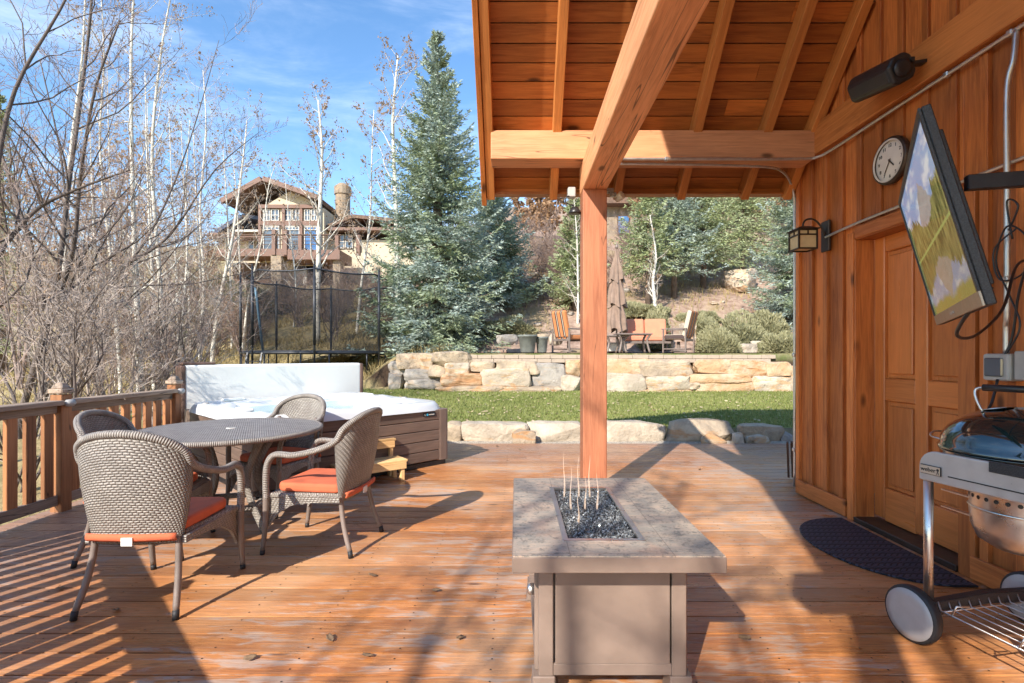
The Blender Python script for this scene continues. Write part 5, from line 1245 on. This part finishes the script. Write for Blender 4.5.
# ---------- bare trees
def rotv(d,ang,rng):
    u=d.cross(Vector((rng.gauss(0,1),rng.gauss(0,1),rng.gauss(0,1)))).normalized(); return (d*math.cos(ang)+u*math.sin(ang)).normalized()
def grow(out,leafs,p,d,L,r,lev,P_,rng):
    nseg=P_['seg'][lev]; st=L/nseg; pts=[p.copy()]; rad=[r]; dirs=[d.copy()]
    for i in range(nseg):
        d=(d+Vector((rng.gauss(0,1),rng.gauss(0,1),rng.gauss(0,1)))*P_['wob'][lev]+Vector((0,0,1))*P_['up'][lev]).normalized()
        p=p+d*st; pts.append(p.copy()); dirs.append(d.copy()); rad.append(max(.0022,r*(1-(i+1)/nseg*.85)))
    out[lev].append((pts,rad)); branch(out,leafs,pts,rad,dirs,L,lev,P_,rng)
def branch(out,leafs,pts,rad,dirs,L,lev,P_,rng):
    nseg=len(pts)-1
    if lev+1<len(P_['n'])+1 and lev<len(P_['n']):
        n=P_['n'][lev]
        for k in range(n):
            t=P_['t0'][lev]+(1-P_['t0'][lev])*(k+rng.random())/n; q=t*nseg; i=min(int(q),nseg-1); f=q-i
            pp=pts[i].lerp(pts[i+1],f); dd=rotv(dirs[i+1],math.radians(P_['ang'][lev]+rng.gauss(0,9)),rng)
            ll=L*P_['len'][lev]*(1.15-.75*t)*rng.uniform(.7,1.2); rr=max(.0022,(rad[i]*(1-f)+rad[i+1]*f)*P_['rr'])
            grow(out,leafs,pp,dd,ll,rr,lev+1,P_,rng)
    else:
        for q in pts[1:]: leafs.append(q)
def tree(name,label,cat,base,trunks,P_,bark,twig,seed,leafn=0,leafmat='leaf',group=None,leafs=.028,sides=(8,5,3,3)):
    rng=random.Random(seed); base=Vector(base); t=thing(name,label,cat,base,0,group); out=[[] for _ in range(5)]; lf=[]
    for (pts,r0,r1) in trunks:
        pts=spline([Vector(p)-base for p in pts],4); n=len(pts); rad=[r0+(r1-r0)*i/(n-1) for i in range(n)]
        dirs=[(pts[min(i+1,n-1)]-pts[max(i-1,0)]).normalized() for i in range(n)]; L=sum((pts[i+1]-pts[i]).length for i in range(n-1))
        out[0].append((pts,rad)); branch(out,lf,pts,rad,dirs,L,0,P_,rng)
    mb=MB(); 
    for pts,rad in out[0]: mb.tube(pts,rad,sides[0])
    mb.build('trunk',bark,t)
    mb=MB()
    for pts,rad in out[1]: mb.tube(pts,rad,sides[1],cap=False)
    if mb.f: mb.build('branches',bark,t)
    mb=MB()
    for lv in(2,3,4):
        for pts,rad in out[lv]: mb.tube(pts,rad,3,cap=False)
    if mb.f: mb.build('twigs',twig,t)
    if leafn and lf:
        n=leafn; rs=np.random.RandomState(seed); L=np.array([[q.x,q.y,q.z] for q in lf]); C=L[rs.randint(0,len(L),n)]+rs.normal(0,.05,(n,3))
        A=rs.normal(0,1,(n,3)); A/=np.linalg.norm(A,axis=1)[:,None]; B=np.cross(A,rs.normal(0,1,(n,3))); B/=np.linalg.norm(B,axis=1)[:,None]
        s=leafs*rs.uniform(.6,1.2,(n,1)); V=np.stack([C-A*s,C+B*s*.6,C+A*s,C-B*s*.6],1); np_mesh('leaves',V,4,leafmat,t)
    return t
PA=dict(seg=[0,6,4,3],wob=[0,.13,.16,.2],up=[0,.10,.08,.05],n=[26,6,4],t0=[.25,.2,.1],ang=[52,38,35],len=[.24,.45,.5],rr=.42)
PD=dict(seg=[0,7,5,4],wob=[0,.14,.18,.2],up=[0,.07,.05,.03],n=[15,8,6],t0=[.12,.12,.1],ang=[48,40,38],len=[.42,.48,.45],rr=.55)
def asp(path,Y,r,seed,label,leafn,P_=PA,**k):
    pts=[P(x,y,Y+dy) for x,y,dy in [(q+(0,))[:3] if len(q)==2 else q for q in path]]
    g=T(pts[0].x,pts[0].y); b=pts[0].copy(); b.z=g-.1
    if pts[0].z>g+.3: pts=[b]+pts
    tree('aspen_tree',label,'aspen',b,[(pts,r,r*.18)],P_,'aspen','twigpale',seed,int(leafn*.9),group='bare white-barked aspens',leafs=.0026*Y,**k)
asp([(140,380),(137,300),(133,200),(131,60),(136,-40)],11.5,.085,21,'tall white aspen trunk rising straight left of centre in the thicket',900)
asp([(165,380),(160,280),(152,160),(160,60),(172,-10)],12.2,.07,22,'second white aspen close to the right of the tall straight aspen',900)
asp([(120,375),(112,270),(100,150),(104,60),(100,-20)],12.8,.05,23,'thin white aspen close to the left of the tall straight aspen',600)
asp([(213,348),(222,290),(233,235),(243,160),(247,120)],17.5,.085,24,'slender aspen leaning right in front of the hillside house',350)
asp([(178,372),(182,320),(187,260),(186,190),(190,120)],15,.06,25,'thin pale aspen between the thicket and the leaning aspen',350)
asp([(243,345),(250,290),(262,240),(268,190),(275,165)],20,.06,26,'thin aspen right of the leaning aspen, before the house gable',250)
asp([(317,345),(318,280),(320,210),(322,150),(318,100)],19.5,.13,27,'straight aspen with thick white trunk in front of the hillside house',1200)
asp([(356,340),(362,280),(370,220),(372,150),(374,110)],22,.07,28,'slim aspen leaning between the house and the blue spruce',900)
asp([(397,345),(397,280),(396,210),(393,120),(398,55)],18.5,.13,29,'white aspen trunk immediately left of the tall blue spruce',1500)
asp([(292,345),(296,290),(290,230),(285,180)],25,.06,30,'small aspen behind the trampoline before the house door',250)
asp([(200,345),(204,280),(200,210),(206,130),(203,70)],21,.08,31,'aspen left of the house roof, behind the thicket',500)
asp([(60,390),(64,280),(70,160),(82,60),(86,-30)],11,.06,32,'white aspen at the left among dark branches',500)
asp([(655,306),(653,280),(656,255),(650,215)],19.0,.09,33,'bent pale aspen trunk below the sparse spruce',150)
asp([(577,345),(578,300),(577,240),(574,200)],19.0,.06,34,'thin pale aspen left of the wooden post',150)
def dtree(paths,Y,seed,label,P_=PD,bark='dbark',twig='twig',leafn=0,name='bare_tree',cat='tree'):
    tr=[]
    for path,r0,r1 in paths:
        tr.append(([P(x,y,Y+dy) for x,y,dy in path],r0,r1))
    b=tr[0][0][0].copy(); g=T(b.x,b.y)
    b.z=min(b.z,g-.1); tr[0][0].insert(0,b.copy())
    tree(name,label,cat,b,tr,P_,bark,twig,seed,leafn,group=None)
dtree([([(20,420,0),(45,330,.0),(60,260,.1),(68,190,.2),(78,120,.3),(90,20,.2),(95,-60,0)],.05,.012),([(45,330,0),(72,255,-.3),(80,180,-.5),(95,90,-.6),(120,20,-.7)],.035,.01),([(45,310,0),(22,220,.3),(0,150,.5),(-30,60,.6)],.04,.012)],7.2,41,'dark-barked bare tree at the left with upright forked branches')
dtree([([(30,430,0),(60,345,.3),(95,300,.5),(130,262,.8),(160,215,1.0),(190,140,1.2),(219,40,1.4)],.05,.004),([(130,262,.8),(170,235,1.),(215,170,1.2),(262,130,1.5)],.03,.003),([(95,300,.5),(70,230,.8),(60,150,.9),(40,60,1.)],.03,.008)],8.0,42,'dark bare tree leaning right across the aspens with long arching limbs')
dtree([([(-40,400,0),(-20,280,0),(-5,180,0),(15,90,0),(60,10,0),(90,-50,0)],.045,.006),([(-20,280,0),(30,215,.2),(75,190,.3),(130,170,.3)],.03,.008)],5.8,43,'nearest bare tree reaching in from the left edge with grey limbs',bark='dbark')
# dense pale shrubs beyond the railing
PS=dict(seg=[0,5,4,3],wob=[0,.10,.14,.2],up=[0,.08,.05,.03],n=[8,5,4],t0=[.15,.1,.1],ang=[33,32,35],len=[.55,.5,.5],rr=.6)
def thicket(label,base,n,h,spread,seed,twig,bark,lean=(0,0),leafn=0,group=None,P_=PS,r=.016):
    rng=random.Random(seed); b=Vector(base); tr=[]
    for i in range(n):
        a=rng.random()*6.28; d=Vector((math.cos(a)*spread*rng.uniform(.3,1)+lean[0],math.sin(a)*spread*rng.uniform(.3,1)+lean[1],1)); hh=h*rng.uniform(.6,1.1)
        tr.append(([b+Vector((rng.gauss(0,.1),rng.gauss(0,.1),-.1)),b+d*hh*.35+Vector((rng.gauss(0,.08),rng.gauss(0,.08),0)),b+d*hh*.7+Vector((rng.gauss(0,.1),rng.gauss(0,.1),0)),b+d*hh+Vector((rng.gauss(0,.15),rng.gauss(0,.15),-.1))],r*rng.uniform(.7,1.3),.004))
    return tree('bare_shrub',label,'shrub',b,tr,P_,bark,twig,seed,leafn,group=group,sides=(5,4,3,3))
sp=[(-5.0,5.2,'pale silvery shrub right outside the railing at the left edge'),(-5.3,6.6,'silvery leafless shrub beyond the first railing panel'),(-6.6,7.2,'dense silvery shrub behind the left railing post'),(-5.6,8.3,'silvery shrub beyond the railing, left of the far post'),(-7.6,8.8,'tall silvery shrub in the middle of the thicket'),(-6.6,10.2,'greyish shrub at the right end of the thicket'),(-9.2,9.8,'pale shrub deep in the left thicket'),(-8.4,12.2,'brownish shrub behind the thicket near the aspens'),(-5.2,7.4,'low silvery shrub just left of the hot tub cover')]
for i,(x,y,l) in enumerate(sp):
    thicket(l,(x,y,T(x,y)),8,(2.3,2.6,2.9,2.4,3.2,2.6,3.3,3.,1.5)[i],.42,60+i,('twigpale','twigpale','twigpale','twig','twigpale','twigpale','twigred','twigred','twig')[i],'twigpale' if i%3 else 'dbark',lean=(.12,-.05),leafn=60,group='leafless shrubs beyond the railing')
for i,(x,y,h,l) in enumerate([(-10.5,14.5,3.6,'russet brush clump below the leftmost aspens'),(-13.5,17,4.2,'russet brush clump at the far left of the hillside'),(-9.3,17.5,3.,'russet brush clump left of the leaning aspen'),(-16,24,4.5,'tall russet brush below the left wing of the house')]):
    thicket(l,(x,y,T(x,y)),9,h,.45,90+i,'twigred','twig',leafn=500,group='russet brush on the hillside',r=.02)
b1=thicket('leafless brown brush on the hillside behind the trampoline',(-4.6,21,T(-4.6,21)),12,1.5,.6,101,'twigred','twig',leafn=150,group='brown brush on the slopes')
b2=thicket('leafless brown brush on the hillside behind the trampoline',(-6.3,22.5,T(-6.3,22.5)),12,1.8,.5,102,'twig','twig',leafn=150,group='brown brush on the slopes')
for k in range(64):
    if k<34: x,y=random.uniform(-15,-2.2),random.uniform(19,36); l='leafless brown brush on the hillside between the trampoline and the house'
    elif k<50: x,y=random.uniform(-.8,3.4),random.uniform(19,27); l='dark brown brush on the slope between the two spruces and the post'
    else: x,y=random.uniform(4,16),random.uniform(21,33); l='brown brush under the background spruces'
    s=random.uniform(.8,1.5)*(1 if k<50 else .8); dup((b1,b2)[k%2],(x,y,T(x,y)-.05),random.random()*6,l,scale=(s,s,s*random.uniform(.7,1.1)))
b1['label']='leafless brown brush on the hillside between the trampoline and the house'; b2['label']=b1['label']
# russet trees behind
for i,(px,top,Y,l) in enumerate([(548,170,30,'russet-leaved tree behind the gap between the spruces'),(530,200,34,'pale orange tree at the right of the second spruce'),(640,160,34,'russet tree behind the parasol'),(620,150,40,'orange-brown tree beside the blue-shuttered house'),(770,150,36,'russet tree behind the right-hand spruces'),(715,140,42,'tall russet tree behind the middle spruces'),(585,150,44,'tall orange tree behind the wooden post')]):
    X=(px-516)/F*Y; zb=T(X,Y); zt=H-(top-355)/F*Y; h=zt-zb
    rng=random.Random(i); tr=[]
    for q in range(3):
        dx,dy=rng.gauss(0,.9),rng.gauss(0,.9); tr.append(([Vector((X,Y,zb-.1)),Vector((X+dx*.4,Y+dy*.4,zb+h*.4)),Vector((X+dx,Y+dy,zb+h))],.09,.02))
    tree('russet_tree',l,'tree',(X,Y,zb),tr,dict(PA,n=[20,6,3],len=[.34,.45,.5]),'twig','twigred',300+i,5500,'goldleaf',leafs=.11,group='russet trees on the hill')
for i,(px,top,Y,n,l) in enumerate([(20,150,20,2600,'russet tree at the far left behind the bare branches'),(75,185,24,2600,'orange-brown tree behind the leftmost white aspens'),(125,120,23,3000,'tall sparse russet tree behind the tall straight aspen'),(165,175,27,2600,'russet tree left of the hillside house'),(205,225,30,2200,'small russet tree beside the left wing of the hillside house'),(100,150,17,1500,'sparse brown-leaved tree in the middle of the thicket')]):
    X=(px-516)/F*Y; zb=T(X,Y); zt=H-(top-355)/F*Y; h=zt-zb; rng=random.Random(40+i); tr=[]
    for q in range(4):
        dx,dy=rng.gauss(0,1.1),rng.gauss(0,1.); tr.append(([Vector((X,Y,zb-.1)),Vector((X+dx*.4,Y+dy*.4,zb+h*.4)),Vector((X+dx,Y+dy,zb+h*rng.uniform(.8,1)))],.07,.015))
    tree('russet_tree',l,'tree',(X,Y,zb),tr,dict(PA,n=[22,6,4],len=[.34,.45,.5]),'twig','twigpale',340+i,int(n*.6),'goldleaf',leafs=.075,group='russet trees on the hill')
for i in range(9):
    px=[92,110,148,172,184,226,236,150,196][i]; Y=[16,19,16,18,21,22,24,22,25][i]
    asp([(px+6,340),(px+4,270),(px,190),(px-3,[90,60,70,110,120,150,160,100,130][i])],Y,.05+.01*(i%3),600+i,'thin white aspen in the grove, %s from the left in its back row'%['first','second','third','fourth','fifth','eighth','ninth','sixth','seventh'][i],300)
# olive shrubs below left of house
def mound(label,c,r,h,mat,seed,n=5200,bl=.11,name='sage_mound',cat='shrub',group=None):
    rs=np.random.RandomState(seed); a=rs.rand(n)*2*PI; z=rs.rand(n)**.8; rr=np.sqrt(1-z*z)
    N=np.stack([rr*np.cos(a),rr*np.sin(a),z],1); k=.86+.14*rs.rand(n)
    lump=np.array([1+.38*noise.noise(Vector((p[0]*1.9+seed,p[1]*1.9,p[2]*1.9))) for p in N])
    C=N*np.array([r[0],r[1],h])*(k*lump)[:,None]; D=N+rs.normal(0,.35,(n,3)); D[:,2]+=.3; D/=np.linalg.norm(D,axis=1)[:,None]
    U=np.cross(D,rs.normal(0,1,(n,3))); U/=np.linalg.norm(U,axis=1)[:,None]; L=bl*rs.uniform(.6,1.2,(n,1))
    V=np.stack([C-D*L*.5,C+U*L*.16,C+D*L*.7,C-U*L*.16],1)
    t=thing(name,label,cat,c,0,group); np_mesh('foliage',V,4,mat,t,rnd=np.clip(rs.normal(.5,.25,n),0,1))
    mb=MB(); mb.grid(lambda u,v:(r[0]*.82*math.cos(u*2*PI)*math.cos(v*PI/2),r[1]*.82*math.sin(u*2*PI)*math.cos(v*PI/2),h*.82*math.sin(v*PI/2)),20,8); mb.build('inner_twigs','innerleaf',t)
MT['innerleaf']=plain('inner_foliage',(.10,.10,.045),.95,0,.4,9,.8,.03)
for i,(x0,x1,y0,Y,l) in enumerate([(698,738,331,13.7,'sage green mound immediately right of the striped armchair'),(716,768,316,15.6,'broad sage mound behind the two front mounds'),(700,736,326,14.6,'low sage mound between the armchair and the broad mound'),(757,806,332,14.0,'large sage mound beside the house corner'),(688,716,315,17.0,'small sage mound at the top left of the cluster'),(640,673,311,16.2,'sage mound behind the loveseat'),(745,790,314,16.6,'sage mound at the upper right of the cluster')]):
    X=(x0+x1)/2; X=(X-516)/F*Y; w=(x1-x0)/2/F*Y; zb=T(X,Y) if Y>15.9 else PZ-.05; h=max(.3,H-(y0-355)/F*Y-zb)
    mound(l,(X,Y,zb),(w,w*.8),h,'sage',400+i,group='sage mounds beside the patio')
for i,(px,py,Y,w,h,l) in enumerate([(215,300,27,2.6,2.6,'olive evergreen bush below the hillside house balcony'),(195,315,24,1.8,1.8,'olive bush left of the leaning aspen base'),(252,300,29,2.,1.6,'olive bush at the foot of the stone column'),(478,330,17.5,.9,.5,'low grey-green shrub beneath the second spruce'),(508,320,17.6,.9,.55,'pale grey-green shrub right of the second spruce'),(640,290,19.5,1.1,.5,'pale green shrub beneath the sparse spruce'),(700,298,19.,.8,.35,'yellow-green low shrub on the slope')]):
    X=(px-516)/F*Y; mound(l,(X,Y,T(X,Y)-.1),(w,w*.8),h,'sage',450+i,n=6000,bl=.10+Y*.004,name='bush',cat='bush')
# tree behind the viewer that throws branch shadows over deck and table
def shadow_tree(label,b,h,seed):
    b=Vector(b); PB=dict(seg=[0,7,5,4],wob=[0,.12,.16,.2],up=[0,.10,.06,.03],n=[16,8,5],t0=[.30,.12,.1],ang=[50,42,38],len=[.42,.5,.45],rr=.72)
    tr=[([b,b+Vector((.1,.1,h*.35)),b+Vector((.25,-.1,h*.7)),b+Vector((.1,.1,h))],.07,.02)]
    tree('bare_tree',label,'tree',b,tr,PB,'dbark','twig',seed,0)
shadow_tree('bare tree beside the deck behind the viewer, casting branch shadows',(-3.4,-4.3,-1),8.2,501)
shadow_tree('second bare tree near the deck behind the viewer',(-2.2,-4.9,-1),9.0,502)
# ---------------------------------------------------------------- fallen leaves on the deck
lm=MB(); lm.grid(lambda u,v:((u-.5)*.034*(1-abs(v-.5)),(v-.5)*.05,.006+.012*abs(u-.5)+.01*(v-.5)**2),4,4)
l0=lm.build('fallen_leaf','fleaf',solid=.0008)
MTf=None
tag(l0,'small curled dry leaf lying on the deck boards','leaf','dry leaves on the deck')
for i,(px,py) in enumerate([(367,658),(372,577),(436,592),(116,452+160),(520,450),(497,447),(741,437),(585,640),(60,590),(410,470),(330,640),(700,470),(460,640),(745,640),(250,660),(640,600)]):
    Y=H*F/(py-355); o=l0 if i==0 else l0.copy()
    if i: COL.objects.link(o)
    o.location=((px-516)/F*Y,Y,.002); o.rotation_euler=(random.uniform(-.3,.3),random.uniform(-.3,.3),random.random()*6)
n=900; x=RS.uniform(-5,7,n); y=RS.uniform(8.1,12.4,n); z=np.array([T(p,q) for p,q in zip(x,y)])+.05; C=np.stack([x,y,z],1)
V=C[:,None,:]+np.array([[-1,-.6,0],[1,-.6,0],[1,.6,0],[-1,.6,0]])[None]*RS.uniform(.012,.026,(n,1,1))+RS.normal(0,.008,(n,4,3))
tag(np_mesh('leaf_litter',V,4,'litter'),'small pale fallen leaves strewn over the lawn','fallen leaves',kind='stuff')
# ---------------------------------------------------------------- camera, light, sky
cam=bpy.data.cameras.new('camera'); co=bpy.data.objects.new('camera',cam); COL.objects.link(co); scene.camera=co
co.location=(0,0,H); co.rotation_euler=(PI/2,0,0); cam.sensor_width=36; cam.lens=F/1024*36; cam.shift_x=-4/1024; cam.shift_y=13.5/1024; cam.clip_end=1000; cam.clip_start=.05
sd=Vector((.70,1.31,-1.0)).normalized()
sl=bpy.data.lights.new('sun','SUN'); so=bpy.data.objects.new('sun',sl); COL.objects.link(so); sl.energy=SUN; sl.angle=math.radians(.53); sl.color=(1,.93,.83)
so.rotation_euler=sd.to_track_quat('-Z','Y').to_euler(); so.location=(-6,-10,14)
w=bpy.data.worlds.new('World'); scene.world=w; w.use_nodes=True; nt=w.node_tree; nt.nodes.clear()
out=nt.nodes.new('ShaderNodeOutputWorld'); bg=nt.nodes.new('ShaderNodeBackground'); sk=nt.nodes.new('ShaderNodeTexSky'); sk.sky_type='NISHITA'; sk.sun_disc=False
sk.sun_elevation=math.radians(34); sk.sun_rotation=math.atan2(-.70,-1.31); sk.altitude=2000; sk.air_density=1.3; sk.dust_density=.6; sk.ozone_density=1.5
tc=nt.nodes.new('ShaderNodeTexCoord'); mp=nt.nodes.new('ShaderNodeMapping'); mp.inputs['Scale'].default_value=(1.0,1.6,5.5); mp.inputs['Rotation'].default_value=(0,.25,.4)
nz=nt.nodes.new('ShaderNodeTexNoise'); nz.inputs['Scale'].default_value=1.3; nz.inputs['Detail'].default_value=7; nz.inputs['Roughness'].default_value=.62; nz.inputs['Distortion'].default_value=.6
mr=nt.nodes.new('ShaderNodeMapRange'); mr.inputs[1].default_value=.46; mr.inputs[2].default_value=.78; mr.inputs[4].default_value=.30; mr.interpolation_type='SMOOTHSTEP'
mx=nt.nodes.new('ShaderNodeMix'); mx.data_type='RGBA'; mx.inputs[7].default_value=(7.2,7.6,8.2,1)
l=nt.links; l.new(tc.outputs['Generated'],mp.inputs[0]); l.new(mp.outputs[0],nz.inputs['Vector']); l.new(nz.outputs['Fac'],mr.inputs[0]); l.new(mr.outputs[0],mx.inputs[0]); hsv=nt.nodes.new('ShaderNodeHueSaturation'); hsv.inputs['Saturation'].default_value=1.18; l.new(sk.outputs[0],hsv.inputs['Color']); l.new(hsv.outputs[0],mx.inputs[6]); l.new(mx.outputs[2],bg.inputs[0]); bg.inputs[1].default_value=SKY; l.new(bg.outputs[0],out.inputs[0])
scene.view_settings.view_transform='Standard'; scene.view_settings.look='None'; scene.view_settings.gamma=1; scene.view_settings.exposure=EXPO
scene.render.engine='CYCLES'; scene.cycles.use_denoising=True; scene.cycles.use_adaptive_sampling=True; scene.cycles.adaptive_threshold=.02
try: scene.cycles.denoiser='OPENIMAGEDENOISE'
except Exception: pass
scene.cycles.max_bounces=6; scene.cycles.diffuse_bounces=3; scene.cycles.glossy_bounces=3; scene.cycles.transmission_bounces=3; scene.cycles.transparent_max_bounces=16
